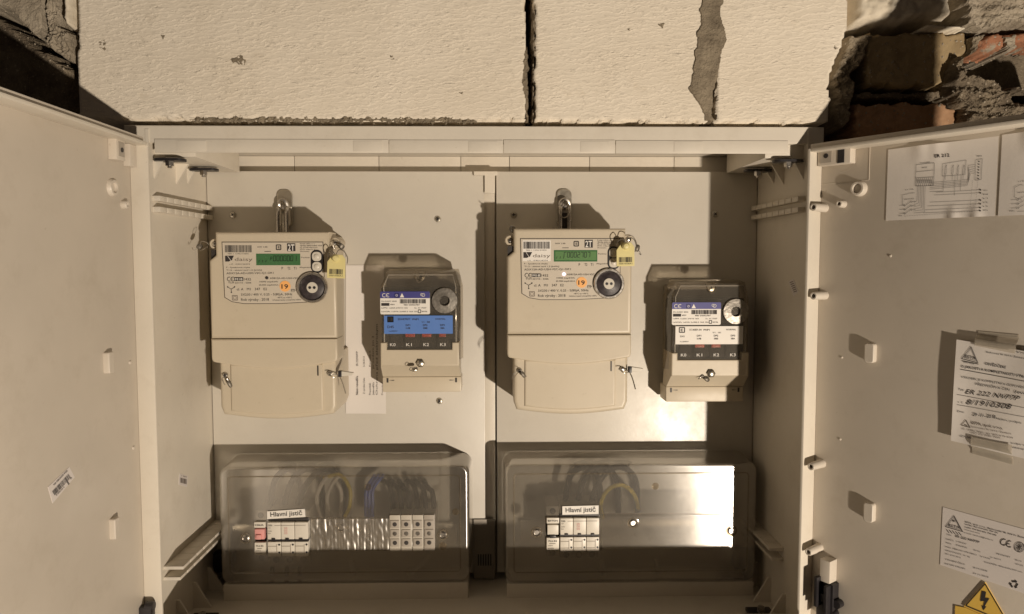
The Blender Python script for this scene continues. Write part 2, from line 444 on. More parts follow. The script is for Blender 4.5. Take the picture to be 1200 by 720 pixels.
# ================================================================== WALL
def relief(name, poly, yb, yf, res, amp, freq, edge, mat, ragged=.003, rfreq=60, px=True, parent=None, kind=None, seed=0, strat=0.0):
    """a lump of masonry: outline (pixels on plane Y=yf), broken edge, noisy front, real sides going back to yb"""
    pts = np.array([(at(x, y, yf).x, at(x, y, yf).z) for x, y in poly]) if px else np.array(poly)
    mn = pts.min(0) - ragged * 1.5; mx = pts.max(0) + ragged * 1.5
    nx = max(2, int((mx[0] - mn[0]) / res)); nz = max(2, int((mx[1] - mn[1]) / res))
    xs = np.linspace(mn[0], mx[0], nx + 1); zs = np.linspace(mn[1], mx[1], nz + 1)
    X, Z = np.meshgrid(xs, zs)
    inside = np.zeros(X.shape, bool); dist = np.full(X.shape, 1e9)
    n = len(pts)
    for i in range(n):
        x1, z1 = pts[i]; x2, z2 = pts[(i + 1) % n]
        dx, dz = x2 - x1, z2 - z1; L2 = dx * dx + dz * dz + 1e-12
        t = np.clip(((X - x1) * dx + (Z - z1) * dz) / L2, 0, 1)
        dist = np.minimum(dist, np.hypot(X - x1 - t * dx, Z - z1 - t * dz))
        c = ((z1 > Z) != (z2 > Z)) & (X < (x2 - x1) * (Z - z1) / (z2 - z1 + 1e-12) + x1)
        inside ^= c
    sd = np.where(inside, dist, -dist)
    Y = np.zeros(X.shape); keep = np.zeros(X.shape, bool)
    for j in range(X.shape[0]):
        for i in range(X.shape[1]):
            p = Vector((X[j, i] + seed * 3.1, seed * 1.7, Z[j, i]))
            s_ = sd[j, i] + ragged * (noise.noise(p * rfreq) + .5 * noise.noise(p * rfreq * 3.1))
            if s_ > -res * 1.2:
                keep[j, i] = True
                k = min(1, max(0, s_ / edge)); k = math.sqrt(1 - (1 - k) ** 2)
                h = noise.fractal(p * freq, 1.0 if mat == 'block' else .62, 2.1, 6)
                if mat.startswith('mortar') and res < .004 and amp > .001: h += .30 * (noise.voronoi(p * freq * 3.0)[0][0] - .4) + .10 * noise.noise(p * 900)
                if strat: h += strat * (noise.noise(Vector((p.x * freq * .35, 0, p.z * freq * 2.2))))
                Y[j, i] = yb + (yf - yb - amp * h) * k
    idx = -np.ones(X.shape, int); vs = []
    for j in range(X.shape[0]):
        for i in range(X.shape[1]):
            if keep[j, i]: idx[j, i] = len(vs); vs.append((X[j, i], Y[j, i], Z[j, i]))
    fs = [(idx[j, i], idx[j, i + 1], idx[j + 1, i + 1], idx[j + 1, i]) for j in range(nz) for i in range(nx)
          if idx[j, i] >= 0 and idx[j, i + 1] >= 0 and idx[j + 1, i + 1] >= 0 and idx[j + 1, i] >= 0]
    me = bpy.data.meshes.new(name); me.from_pydata(vs, [], fs); me.materials.append(M[mat])
    me.polygons.foreach_set('use_smooth', [not (mat.startswith('mortar') and res < .004)] * len(fs)); me.update()
    o = bpy.data.objects.new(name, me); COL.objects.link(o)
    if parent is not None: o.parent = parent
    if kind: o['kind'] = kind
    return o

YB = .13
wb = B()                                             # rough masonry behind everything, open where the cabinet sits
wb.box(-1.3, -.445, YB, YB + .05, -1.2, .9).box(.40, 1.3, YB, YB + .05, -1.2, .9).box(-.445, .40, YB, YB + .05, .17, .9).box(-.445, .40, YB, YB + .05, -1.2, -.50)
wall = wb.build('wall', 'mortardark'); tag(wall, kind='structure')
# aerated concrete blocks above the cabinet
relief('concrete_block', [(90, -160), (617, -160), (617, 141), (90, 139.5)], YB, -.002, .0028, .0007, 14, .0010, 'block', .0012, 70, parent=wall, seed=1)
relief('concrete_block', [(625, -160), (828, -160), (830, 143.5), (625, 142.5)], YB, -.001, .0028, .0007, 14, .0010, 'block', .0014, 70, parent=wall, seed=2)
relief('concrete_block', [(840, -160), (996, -160), (995, 10), (994, 34), (986, 60), (974, 88), (973, 104), (976, 118), (972, 145), (838, 144)], YB, -.002, .0028, .0009, 14, .0016, 'block', .0022, 60, parent=wall, seed=3)
# mortar in and over the joints
relief('mortar', [(822, -60), (846, -60), (848, 20), (853, 45), (846, 75), (838, 105), (836, 142), (826, 142), (818, 122), (808, 105), (810, 82), (816, 50), (820, 20)], .02, -.0030, .0012, .0010, 60, .002, 'mortar', .0035, 80, parent=wall, seed=4)
relief('mortar', [(614, 60), (619, 50), (619.5, 142), (616, 142), (611, 100)], .02, -.0024, .0012, .0008, 60, .0015, 'mortar', .003, 110, parent=wall, seed=5)
relief('mortar', [(623.5, 5), (628, 15), (627, 70), (625, 140), (623.5, 140)], .02, -.0022, .0012, .0008, 60, .0015, 'mortar', .002, 110, parent=wall, seed=6)
relief('mortar', [(225, 142), (235, 138.5), (300, 138), (330, 137), (372, 139), (440, 138.5), (500, 137.5), (560, 141.5), (560, 143.5), (225, 142.8)], .0, -.0022, .0009, .0011, 160, .0006, 'mortar', .0045, 190, parent=wall, seed=7)
for n_, poly in enumerate(([(116, 47), (122, 46), (125, 52), (123, 60), (117, 59), (115, 53)], [(264, 72), (272, 67), (282, 65), (289, 70), (286, 77), (276, 75)], [(456, 66), (461, 64), (463, 69), (459, 71)], [(536, 108), (544, 107), (543, 111)], [(348, 112), (353, 111), (352, 115)], [(186, 40), (193, 42), (190, 48)], [(975, 52), (981, 50), (984, 56), (978, 59)], [(925, 122), (931, 122), (928, 127)], [(735, 34), (741, 35), (738, 38)], [(772, 28), (779, 27), (776, 33)])):
    relief('mortar_chip', poly, .0, -.00212, .0007, .0008, 200, .0004, 'mortar', .0026, 260, parent=wall, seed=40 + n_)
# right of the blocks: foam, plaster, broken bricks and mortar
relief('foam', [(998, -60), (1124, -60), (1120, 26), (1090, 25), (1062, 29), (1030, 31), (1000, 30)], YB, .004, .0025, .010, 24, .012, 'foam', .004, 40, parent=wall, seed=8)
relief('plaster', [(1128, -60), (1290, -60), (1290, 28), (1200, 29), (1145, 36), (1132, 30)], YB, -.004, .0014, .004, 60, .006, 'mortarlight', .005, 60, parent=wall, seed=9, strat=.5)
relief('slate_strip', [(1086, 28), (1132, 31), (1132, 35), (1086, 32)], YB, -.002, .001, .0004, 60, .001, 'foam', .0006, 80, parent=wall, seed=10)
relief('mortar', [(975, 102), (972, 92), (985, 62), (994, 38), (1030, 36), (1022, 60), (1006, 84), (1004, 110), (996, 150), (976, 150)], YB, .012, .0015, .005, 60, .006, 'mortar', .004, 60, parent=wall, seed=11)
relief('brick', [(1012, 38), (1080, 36), (1133, 37), (1138, 60), (1122, 72), (1118, 103), (1014, 102)], YB, .014, .0022, .0022, 30, .004, 'bricktan', .0045, 90, parent=wall, seed=12)
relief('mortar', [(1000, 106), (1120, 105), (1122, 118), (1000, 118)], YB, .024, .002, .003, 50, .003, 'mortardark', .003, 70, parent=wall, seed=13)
relief('brick', [(1000, 120), (1098, 119), (1118, 124), (1127, 138), (1127, 180), (1000, 185)], YB, .012, .0022, .0025, 34, .004, 'brickbrown', .004, 90, parent=wall, seed=14)
relief('brick', [(1140, 44), (1170, 38), (1230, 34), (1290, 34), (1290, 56), (1200, 50), (1176, 58), (1150, 62)], .05, .004, .0020, .003, 40, .004, 'brickred', .004, 80, parent=wall, seed=15)
relief('mortar', [(1136, 40), (1160, 37), (1146, 64), (1138, 66)], YB, .002, .0018, .004, 50, .004, 'mortar', .003, 70, parent=wall, seed=16)
relief('mortar', [(1174, 44), (1192, 36), (1196, 58), (1180, 62)], YB, .002, .0018, .003, 60, .003, 'mortarlight', .004, 80, parent=wall, seed=17)
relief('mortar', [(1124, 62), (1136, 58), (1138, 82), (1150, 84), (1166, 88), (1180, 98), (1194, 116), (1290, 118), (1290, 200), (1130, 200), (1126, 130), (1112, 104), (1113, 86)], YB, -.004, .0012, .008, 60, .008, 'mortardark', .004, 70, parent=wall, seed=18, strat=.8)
relief('mortar', [(1186, 98), (1204, 98), (1290, 98), (1290, 112), (1196, 112)], YB, .006, .002, .005, 40, .006, 'mortardark', .004, 60, parent=wall, seed=19)
# left of the blocks
relief('plaster', [(-90, -60), (52, -60), (56, 44), (40, 46), (24, 30), (8, 12), (-90, 0)], YB, .004, .0022, .0022, 22, .006, 'mortarlight', .003, 50, parent=wall, seed=20)
relief('mortar', [(52, -60), (70, -60), (68, 28), (84, 36), (86, 78), (60, 62), (50, 48)], YB, .001, .0015, .007, 55, .004, 'mortarlight', .002, 80, parent=wall, seed=21, strat=.3)
relief('foam', [(68, -60), (87, -60), (86, 34), (74, 34), (67, 20)], YB, -.006, .0016, .004, 36, .008, 'foam', .002, 60, parent=wall, seed=22)
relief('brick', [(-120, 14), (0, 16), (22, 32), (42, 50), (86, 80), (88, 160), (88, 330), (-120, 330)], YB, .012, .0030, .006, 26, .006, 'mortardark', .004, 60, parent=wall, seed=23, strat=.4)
# the rest of the wall beside and under the cabinet
relief('plaster', [(-1.25, -1.15), (-.60, -1.15), (-.60, .20), (-1.25, .20)], YB, .02, .010, .005, 9, .01, 'mortar', .003, 40, px=False, parent=wall, seed=24)
relief('plaster', [(-.595, -1.15), (-.448, -1.15), (-.448, .0), (-.595, .0)], YB, .02, .008, .004, 9, .01, 'mortar', .003, 40, px=False, parent=wall, seed=28)
relief('plaster', [(.402, -1.15), (1.25, -1.15), (1.25, .13), (.402, .13)], YB, .02, .010, .005, 9, .01, 'mortar', .003, 40, px=False, parent=wall, seed=25)
relief('plaster', [(-.445, -1.15), (.40, -1.15), (.40, -.51), (-.445, -.51)], YB, .01, .010, .004, 9, .01, 'mortar', .003, 40, px=False, parent=wall, seed=26)

# loose crumbs sitting on the broken masonry
from mathutils.bvhtree import BVHTree
rr = random.Random(11); trees = []
for o in list(wall.children):
    if o.name.split('.')[0] in ('mortar', 'plaster', 'brick') and len(o.data.vertices) < 60000:
        trees.append(BVHTree.FromPolygons([v.co for v in o.data.vertices], [tuple(p.vertices) for p in o.data.polygons]))
b = B(); cnt = 0
while cnt < 900:
    if rr.random() < .72: q = (980 + 220 * rr.random(), 38 + 115 * rr.random())
    else: q = (90 * rr.random(), 110 * rr.random())
    dirv = ray(*q).normalized(); best = None
    for tr in trees:
        h_ = tr.ray_cast(CAM, dirv)
        if h_[0] is not None and (best is None or h_[3] < best[3]): best = h_
    cnt += 1
    if best is None: continue
    c = best[0]; rad = .0004 + .0014 * rr.random() ** 3
    vs = []
    for (a_, b2) in ((1, 0), (0, 1), (-1, 0), (0, -1)): vs.append((c.x + a_ * rad * (.7 + .6 * rr.random()), c.y - rad * .2, c.z + b2 * rad * (.7 + .6 * rr.random())))
    vs += [(c.x + rad * .3 * rr.random(), c.y - rad * .9, c.z + rad * .3 * rr.random()), (c.x, c.y + rad * .5, c.z)]
    b.add(vs, [(0, 1, 4), (1, 2, 4), (2, 3, 4), (3, 0, 4), (1, 0, 5), (2, 1, 5), (3, 2, 5), (0, 3, 5)])
tag(b.build('mortar_crumbs', 'mortarlight', wall, smooth=False), kind='stuff')

# ================================================================== CABINET
CR = Vector((0, 0, -.47))
cab = thing('meter_cabinet', 'open light grey plastic meter cabinet set in the wall, both doors swung open', 'electrical cabinet', CR)
L0 = -CR
XL, XR, ZT, ZF, YP = -.409, .3714, .129, -.462, .165
ZC, YK = .153, .186      # ceiling height, back wall
b = B()
b.box(XL - .004, XR + .004, YK + .004, YK + .008, ZF - .004, ZC + .004)       # back
b.box(XL - .004, XL, .0, YK + .004, ZF - .004, ZC + .004)                     # left side
b.box(XR, XR + .004, .0, YK + .004, ZF - .004, ZC + .004)
b.box(XL, XR, .0, YK + .004, ZF - .004, ZF)                                  # floor
b.box(XL, XR, .012, YK + .004, ZC, ZC + .004)
b.build('housing', 'shell', cab, L0)
# outer flange all round
b = B()
zt = .1615
b.prism([(-.438, .1415), (.391, .1415), (.391, zt), (-.438, zt)], .012, .001, .0012)
b.prism([(-.438, -.50), (XL - .0005, -.50), (XL - .0005, .1412), (-.438, .1412)], .012, .001, .002)
b.prism([(XR + .0005, -.50), (.391, -.50), (.391, .1412), (XR + .0005, .1412)], .012, .001, .002)
b.box(-.438, -.434, .013, .10, -.50, zt).box(.387, .391, .013, .10, -.50, zt)
b.build('flange', 'shell', cab, L0)
# top lip in three lengths, with thin joints
cuts = [179, 455, 590, 722, 926]
for i in range(4):
    xa = at(cuts[i], 175, -.005).x + (.0004 if i else 0); xb = at(cuts[i + 1], 175, -.005).x - .0004
    B().box(xa, xb, -.0004, .0009, ZT + .0005, .1452 - (.0004 if i % 2 else 0), .0004).build('top_lip', 'shell', cab, L0)
# little catches on the lip's edge
for px_ in (222, 430, 566, 698, 808):
    p = at(px_, 166, -.006); B().box(p.x - .017, p.x + .017, -.0009, -.0003, .131, .1435, .0002).build('lip_pad', 'shell', cab, L0)
b = B(); b.box(XL, XR, -.003, .010, ZF + .002, -.440, .002); b.build('bottom_lip', 'shell', cab, L0)
b = B(); b.box(XL, XR + .006, -.062, -.050, -.470, -.4300, .002); b.build('shade_bar', 'shell', cab, L0)  # added bar out of view, blocks the lamp to shade the lower covers
b = B(); b.box(XL, XR, -.0498, -.0035, -.470, -.458, .001); b.build('shade_bar_web', 'shell', cab, L0)  # added with the shading bar, joins it to the lip
# upright boards of the back wall, seen over the plates
cc = [247, 345, 444, 540, 597, 691, 790, 890]
for i in range(len(cc) - 1):
    xa = at(cc[i], 190, YK).x + .0004; xb = at(cc[i + 1], 190, YK).x - .0004
    B().box(xa, xb, YK, YK + .0038, -.44, ZC - .0005, .0004).build('back_panel', 'shell', cab, L0)
B().box(XL, at(262, 195, .10).x, .012, .16, ZT - .0028, ZC, .001).build('corner_block', 'shell', cab, L0)
B().box(at(868, 195, .1).x, XR, .012, .16, ZT - .0028, ZC, .001).build('corner_block', 'shell', cab, L0)
# corner gussets, brackets with bolts
for side in (-1, 1):
    X0 = XL if side < 0 else XR
    for (yy, wd, hh) in ((.010, .014, .026), (.070, .016, .026), (.104, .013, .021)):
        b = B(); pts = [(0, 0), (-side * wd, 0), (0, -hh)]
        if side > 0: pts = [(0, 0), (0, -hh), (-wd, 0)]; pts = pts[::-1]
        b.prism([(X0 + x, ZT - .003 + z) for x, z in pts], yy + .004, yy, 0); b.build('gusset', 'shell', cab, L0, smooth=False)
    for (yy, xo) in ((.002, .020), (.092, .024)):
        b = B(); xc = X0 - side * xo
        b.prism(rrect(0, 0, .036, .016, .006), 0, 0, 0) if False else None
        ring = rrect(0, 0, .036, .018, .007)
        b.loft([[(xc + x, yy + .008 + z, ZT - .0055) for x, z in ring], [(xc + x, yy + .008 + z, ZT - .0085) for x, z in ring]])
        br = b.build('bracket', 'black', cab, L0)
        b = B(); b.cyl((xc, yy + .006, ZT - .0085), (xc, yy + .006, ZT - .014), .0052, .0048, 6).cyl((xc, yy + .006, ZT - .014), (xc, yy + .006, ZT - .0165), .0028); b.build('bolt', 'steel', br)
    # slotted rails up and down the side wall
    sg = -side
    for z0, dep, nseg in ((.0785, .009, 8), (.0655, .009, 8)):
        for k in range(nseg):
            ya = .004 + k * .0205; B().box(X0, X0 + sg * dep, ya, ya + .0190, z0 - .0050, z0 + .0012, .0006).build('slotted_rail', 'shell', cab, L0)
        B().box(X0, X0 + sg * .0055, .0062, .168, z0 - .0046, z0 + .001).build('rail_web', 'shell', cab, L0)
    for z0, dep in ((-.3705, .024 if side < 0 else .019), (-.384, .020 if side < 0 else .016)):
        for k in range(0 if side < 0 else 2, 8):
            ya = .004 + k * .0205; B().box(X0, X0 + sg * dep, ya, ya + .0196, z0 - .004, z0, .0005).build('slotted_rail', 'shell', cab, L0)
        B().box(X0, X0 + sg * (dep - .004), .0062 if side < 0 else .046, .168, z0 - .0038, z0 - .0008).build('rail_web', 'shell', cab, L0)
    # ribs in the foot of the side wall
    for yy in (.035, .085, .135):
        b = B(); pts = [(0, 0), (sg * .024, 0), (sg * .004, .034), (0, .034)]
        if sg < 0: pts = pts[::-1]
        b.prism([(X0 + x, ZF + z) for x, z in pts], yy + .003, yy, 0); b.build('gusset', 'shell', cab, L0, smooth=False)
    b = B(); b.box(X0 + sg * .012, X0 + sg * .044, .03, .06, ZF + .001, ZF + .006, .001); br = b.build('bracket', 'black', cab, L0)
    b = B(); b.cyl((X0 + sg * .028, .045, ZF + .006), (X0 + sg * .028, .045, ZF + .013), .005, .0048, 6); b.build('bolt', 'steel', br)
    b = B(); b.box(X0 + sg * .002, X0 + sg * .030, .150, .168, ZF + .020, ZF + .048, .001); b.build('corner_clip', 'black', cab, L0)

# mounting plates
def plate(x0, x1, screws):
    b = B(); b.box(x0, x1, YP, YP + .0035, -.452, .1285, .0008)
    o = b.build('mounting_plate', 'plate', cab, L0)
    for (px_, py_) in screws:
        p = at(px_, py_, YP); s = screw('screw', o, (p.x, YP, p.z), .0045, .0025)
    return o
xa, xb = at(248, 400, YP).x, at(568, 400, YP).x
pl1 = plate(XL + .0012, at(568, 400, YP).x, [(273, 252), (513, 257), (515, 470)])
pl2 = plate(at(582, 400, YP).x, XR - .001, [(602, 252), (838, 251), (836, 463)])
# centre column between the plates
xc0, xc1 = at(568.6, 400, .172).x, at(580.4, 400, .172).x
b = B(); b.box(xc0 - .004, xc1, .170, YK - .0005, -.455, .128, .0015)
b.build('centre_column', 'shell', cab, L0)
p0, p1 = at(555, 197, .158), at(583, 197, .158)
b = B(); b.prism([(p0.x, .1225), (xc0, .1225), (xc0, .098), (xc1, .098), (xc1, .1225), (p1.x, .1225), (p1.x, .1283), (p0.x, .1283)][::1], .1645, .160, .0008)
b.build('column_head', 'shell', cab, L0)
p0, p1 = at(555, 640, .1615), at(580, 640, .1615)
zt_, zb_ = at(565, 609, .1615).z, at(565, 679, .1615).z
b = B(); b.box(p0.x, p1.x, .1615, .1648, zb_, zt_, .001)
ft = b.build('vent_foot', 'ventgrey', cab, L0)
for k in range(6):
    xx = p0.x + .006 + k * .0036; zz = at(565, 650, .16).z
    B().box(xx, xx + .0018, .1609, .162, zz - .017, zz, 0).build('slot', 'black', ft, smooth=False)

# ------------------------------------------------------------------ doors
def frame(P, U):
    """door frame: local x runs along U, local z up, local -y is the inner face's outward side"""
    U = Vector(U).normalized(); V = Vector((0, 0, 1)); Yl = V.cross(U)
    return Matrix(((U.x, Yl.x, 0, P[0]), (U.y, Yl.y, 0, P[1]), (U.z, Yl.z, 1, P[2]), (0, 0, 0, 1)))
ZD = .133
def door(P, U, Wd, hinge_left, rim=.025):
    Fm = frame(P, U); Lc = Matrix.Translation(L0) @ Fm
    zt2 = ZD; zb2 = -.50
    b = B(); b.box(0, Wd, 0, .003, zb2, zt2, .001)
    d = b.build('door', 'door', cab, M4=Lc)
    def sub(bb, name, mat, **kw): return bb.build(name, mat, d, **kw)
    hx0, hx1 = (0, .004) if hinge_left else (Wd - .004, Wd)
    fx0, fx1 = (Wd - .004, Wd) if hinge_left else (0, .004)
    sub(B().box(hx0, hx1, -rim, 0, zb2, zt2, .0012), 'rim', 'shell')
    sub(B().box(fx0, fx1, -rim, 0, zb2, zt2, .0012), 'rim', 'shell')
    sub(B().box(0.004, Wd - .004, -rim, 0, zt2 - .004, zt2, .0012), 'rim', 'shell')
    sub(B().box(0.004, Wd - .004, -rim, 0, zb2, zb2 + .004, .0012), 'rim', 'door')
    sub(B().box(0, Wd, -rim + .006, .0015, zt2 + .0003, zt2 + .006, .001), 'rim_bead', 'door')
    return d, Fm
# right door
UR = Vector((.574, -.819, 0)).normalized(); NR = Vector((UR.y, -UR.x, 0))          # inner side normal
EDGE = Vector((.364, -.016, 0)); PR = EDGE - NR * .025
doorR, FR = door(PR, UR, .415, True)
# left door: inner face at X = -.405, runs from the hinge toward the camera; local x points away from the camera
PL = Vector((-.405, -.05 - .415, 0)); doorL, FL = door(PL, Vector((0, 1, 0)), .415, False, rim=.020)
FRi, FLi = FR.inverted(), FL.inverted()
def onR(px_, py_, off=0.0):
    p = FRi @ hit(px_, py_, PR + NR * off, NR); return (p.x, p.z)
def onL(px_, py_, off=0.0):
    p = FLi @ hit(px_, py_, PL + Vector((off, 0, 0)), Vector((1, 0, 0))); return (p.x, p.z)

# bosses, clips and pips on the right door
for (px_, py_, ro, ri, hh) in ((1004, 221, .0080, .0055, .007), (983, 239, .0040, .0022, .010)):
    x, z = onR(px_, py_, hh); b = B(); b.lathe((x, 0, z), [(ro * 1.12, 0), (ro, -hh + .001), (ro - .0006, -hh), (ri, -hh), (ri - .0004, -hh * .45), (.0001, -hh * .45)], 24); b.build('boss', 'door', doorR)
for (px_, py_) in ((953, 243), (953, 347), (950, 547), (947, 647)):
    x, z = onR(px_, py_, .024); x += .0004
    b = B(); b.lathe((x, 0, z), [(.0052, 0), (.0045, -.0240), (.0040, -.0246), (.0026, -.0246), (.0024, -.017), (.0001, -.017)], 20); b.lathe((x, 0, z), [(.0023, -.0182), (.0001, -.0183)], 16, mi=1); b.build('hinge_boss', ['door', 'black'], doorR)
for (px_, py_) in ((1018, 414), (1017, 601)):
    x, z = onR(px_, py_, .007); b = B()
    b.prism(rrect(x, z, .0110, .022, .003), 0, -.007, .001); b.build('clip', 'door', doorR)
for (px_, py_) in ((986, 419), (984, 515), (1043, 300)):
    x, z = onR(px_, py_, .001); b = B(); b.lathe((x, 0, z), [(.0016, 0), (.0012, -.001), (.0001, -.0013)], 12); b.build('pip', 'door', doorR)
# latch seat at the top hinge corner of the right door
x, z = onR(978, 182, .01)
b = B(); b.box(x - .020, x + .020, -.012, 0, z - .011, z + .013, .001); b.build('latch_seat', 'door', doorR)
b = B(); b.box(x - .016, x - .002, -.0128, -.012, z - .008, z + .009); b.cyl((x - .009, -.0125, z), (x - .009, -.0132, z), .0028, mi=1); b.box(x + .005, x + .013, -.0126, -.012, z - .010, z + .006, mi=1); b.build('latch_recess', ['greyterm', 'black'], doorR)
b = B()
for k in range(16):
    a0 = math.radians(180 + 180 * k / 16); a1 = math.radians(180 + 180 * (k + 1) / 16)
    for (ra, rb) in ((.0150, .0156),):
        b.add([(x + .006 + ra * math.cos(a0), -.0006, z - .004 + ra * math.sin(a0)), (x + .006 + rb * math.cos(a0), -.0006, z - .004 + rb * math.sin(a0)), (x + .006 + rb * math.cos(a1), -.0006, z - .004 + rb * math.sin(a1)), (x + .006 + ra * math.cos(a1), -.0006, z - .004 + ra * math.sin(a1))], [(0, 1, 2, 3)])
b.box(x - .018, x + .036, -.0006, 0, z - .0315, z - .031); b.box(x + .036, x + .0365, -.0006, 0, z - .031, z + .012)
b.build('moulding_line', 'door', doorR)
# black lock mechanism low on the right door
x, z = onR(957, 668, .012); x += .009
b = B(); b.box(x - .003, x + .010, -.016, 0, z - .010, z + .017, .0012); b.build('lock_seat', 'door', doorR)
b = B(); b.box(x - .008, x + .013, -.013, 0, z - .060, z - .011, .001); b.box(x - .005, x - .001, -.024, -.010, z - .040, z - .004, .0008); b.box(x + .006, x + .010, -.022, -.010, z - .050, z - .012, .0008); b.box(x - .002, x + .007, -.018, -.012, z - .034, z - .024, .0008)
b.cyl((x + .016, -.002, z - .034), (x + .016, -.011, z - .034), .0050); b.cyl((x + .012, -.004, z - .046), (x + .012, -.012, z - .048), .0045)
b.build('lock', 'black', doorR)
# same family of details on the left door
for (px_, py_, ro, ri, hh) in ((135, 220, .0085, .0056, .004), (150, 240, .0042, .0022, .006)):
    x, z = onL(px_, py_, hh); b = B(); b.lathe((x, 0, z), [(ro * 1.12, 0), (ro, -hh + .001), (ro - .0006, -hh), (ri, -hh), (ri - .0004, -hh * .3), (.0001, -hh * .3)], 24); b.build('boss', 'door', doorL)
for (px_, py_) in ((130, 425), (137, 619)):
    x, z = onL(px_, py_, .005); b = B(); b.prism(rrect(x, z, .010, .022, .002), 0, -.006, .001); b.build('clip', 'door', doorL)
for (px_, py_) in ((153, 425), (157, 525)):
    x, z = onL(px_, py_, .001); b = B(); b.lathe((x, 0, z), [(.0022, 0), (.0016, -.0015), (.0001, -.0018)], 12); b.build('pip', 'door', doorL)
x, z = onL(148, 178, .008)
b = B(); b.box(x - .022, x - .004, -.009, 0, z - .011, z + .012, .001); b.box(x + .008, x + .022, -.008, 0, z - .014, z + .010, .001); b.build('latch_seat', 'door', doorL)
b = B(); b.box(x - .018, x - .007, -.0096, -.009, z - .007, z + .008); b.cyl((x - .012, -.0095, z), (x - .012, -.0102, z), .0025, mi=1); b.build('latch_recess', ['greyterm', 'black'], doorL)
x, z = onL(176, 716, .012)
b = B(); b.box(x - .002, x + .008, -.014, 0, z - .040, z + .004, .001); b.cyl((x + .003, -.006, z + .004), (x + .003, -.015, z + .004), .005); b.build('lock', 'black', doorL)
# moulding rib low on the left door catches the light
# ------------------------------------------------------------------ stickers on the doors
def quad_sheet(name, conv, corners, y, th, mat, parent=None, lift=None, n=10, M4=None):
    """thin sheet between four pixel corners (TL, TR, BR, BL) laid on a local plane"""
    c = [Vector(conv(*p)) for p in corners]; b = B(); vs = []; fs = []
    for side in (0, 1):
        for j in range(n + 1):
            for i in range(n + 1):
                u, v = i / n, j / n
                q = (c[0] * (1 - u) + c[1] * u) * (1 - v) + (c[3] * (1 - u) + c[2] * u) * v
                dy = lift(u, v) if lift else 0
                vs.append((q.x, y - dy + (th if side else 0), q.y))
    K = (n + 1) ** 2
    for j in range(n):
        for i in range(n):
            a = j * (n + 1) + i; f = (a, a + 1, a + n + 2, a + n + 1); fs.append(f); fs.append(tuple(K + k for k in reversed(f)))
    for i in range(n):
        for (a, b2) in ((i, i + 1), (n * (n + 1) + i, n * (n + 1) + i + 1), (i * (n + 1), (i + 1) * (n + 1)), (i * (n + 1) + n, (i + 1) * (n + 1) + n)):
            fs.append((a, b2, K + b2, K + a))
    b.add(vs, fs); return b.build(name, mat, parent, M4=M4)

# rating sticker (ESTA)
def zR(x0, y0, k): return lambda zx, zy: onR(x0 + zx / k, y0 + zy / k)
st = thing('rating_sticker', 'white rating plate sticker with CE mark above the yellow warning triangle on the right door', 'sticker', M4=FR)
def rs(zx, zy): return onR(1100 + zx / 5.54, 590 + zy / 5.54)
o = quad_sheet('film', rs, [(28, 24), (600, 180), (600, 600), (10, 398)], -.0004, .0004, 'sticker', st, n=2)
ink = Ink(rs, -.0007, ['ink', 'greyink'])
S = .27   # slope of the print
def T(s, x, y, L, h, m=0, bold=False): ink.text(s, (x, y), (x + L, y + L * S), h, m, bold)
T('ESTA, spol. s r.o., Skuhrovská 98, 564 01 Žamberk', 172, 124, 420, 9, bold=True); T('tel./fax: 465 614 604, 724 151', 170, 138, 215, 8, bold=True)
T('mobil: 724 003 604, 734 268', 170, 156, 205, 8, bold=True); T('www.esta-cz.cz', 168, 172, 100, 8); T('e-mail: obchod@esta.cz', 165, 192, 190, 8)
ink.path([(102, 80), (158, 184), (46, 152), (102, 80)], 3.4); ink.path([(102, 92), (146, 172), (57, 147), (102, 92)], 1.6)
ink.text('ESTA', (66, 146), (138, 164), 13, 0, True); ink.text('E', (92, 118), (112, 122), 11, 0, True)
for k in range(5): ink.line((52 + k * 20, 168 + k * 5), (70 + k * 20, 192 + k * 4), 4)
T('TYP:', 50, 205, 34, 9); T('ER 222 NVP7P', 110, 218, 155, 14, 0, True)
T('NAPĚTÍ:', 47, 234, 52, 8); T('3×400/230V', 115, 250, 66, 8); T('MAX.', 47, 258, 40, 8); T('IP44/IP20', 115, 274, 70, 8); T('50 Hz', 228, 306, 44, 8)
T('MAX. PŘÍKON VÝROBKU:', 44, 284, 206, 8); T('16 kA/62', 270, 346, 66, 8); T('In: 3x63 A', 338, 352, 68, 8); T('HMOTNOST: 16  kg', 44, 308, 160, 8); T('IEC 614 39-5', 44, 330, 100, 8)
T('PEVNOST', 376, 330, 90, 9); T('IK10', 498, 370, 40, 9); T('63 kA', 500, 396, 50, 9); T('ROZMĚR: 800x600x250 mm', 298, 384, 246, 8)
T('VÝROBNÍ ČÍSLO:', 42, 366, 132, 9); T('8/1910308', 226, 420, 90, 9); T('DATUM VÝROBY:', 40, 394, 136, 9); T('29.11.2018', 222, 456, 102, 9)
ink.ring(424, 252, 20, 6, n=16, a0=50, a1=310); ink.ring(462, 264, 20, 6, n=16, a0=60, a1=300); ink.line((446, 262), (464, 264), 5)
ink.ring(526, 284, 32, 4); ink.ring(526, 284, 25, 2)
for a in range(0, 360, 60): ink.ring(526 + 11 * math.cos(math.radians(a)), 284 + 12 * math.sin(math.radians(a)), 8, 3, n=8)
for a in (90, 210, 330):
    ca, sa = math.cos(math.radians(a)), math.sin(math.radians(a)); cx, cy_ = 491 + 20 * ca, 524 - 17 * sa
    ink.line((cx - 14 * sa, cy_ - 14 * ca), (cx + 9 * sa, cy_ + 9 * ca), 11)
    ink.poly([(cx + 9 * sa + 12 * ca, cy_ + 9 * ca - 12 * sa), (cx + 22 * sa, cy_ + 22 * ca), (cx + 9 * sa - 12 * ca, cy_ + 9 * ca + 12 * sa)])
ink.build('print', st)
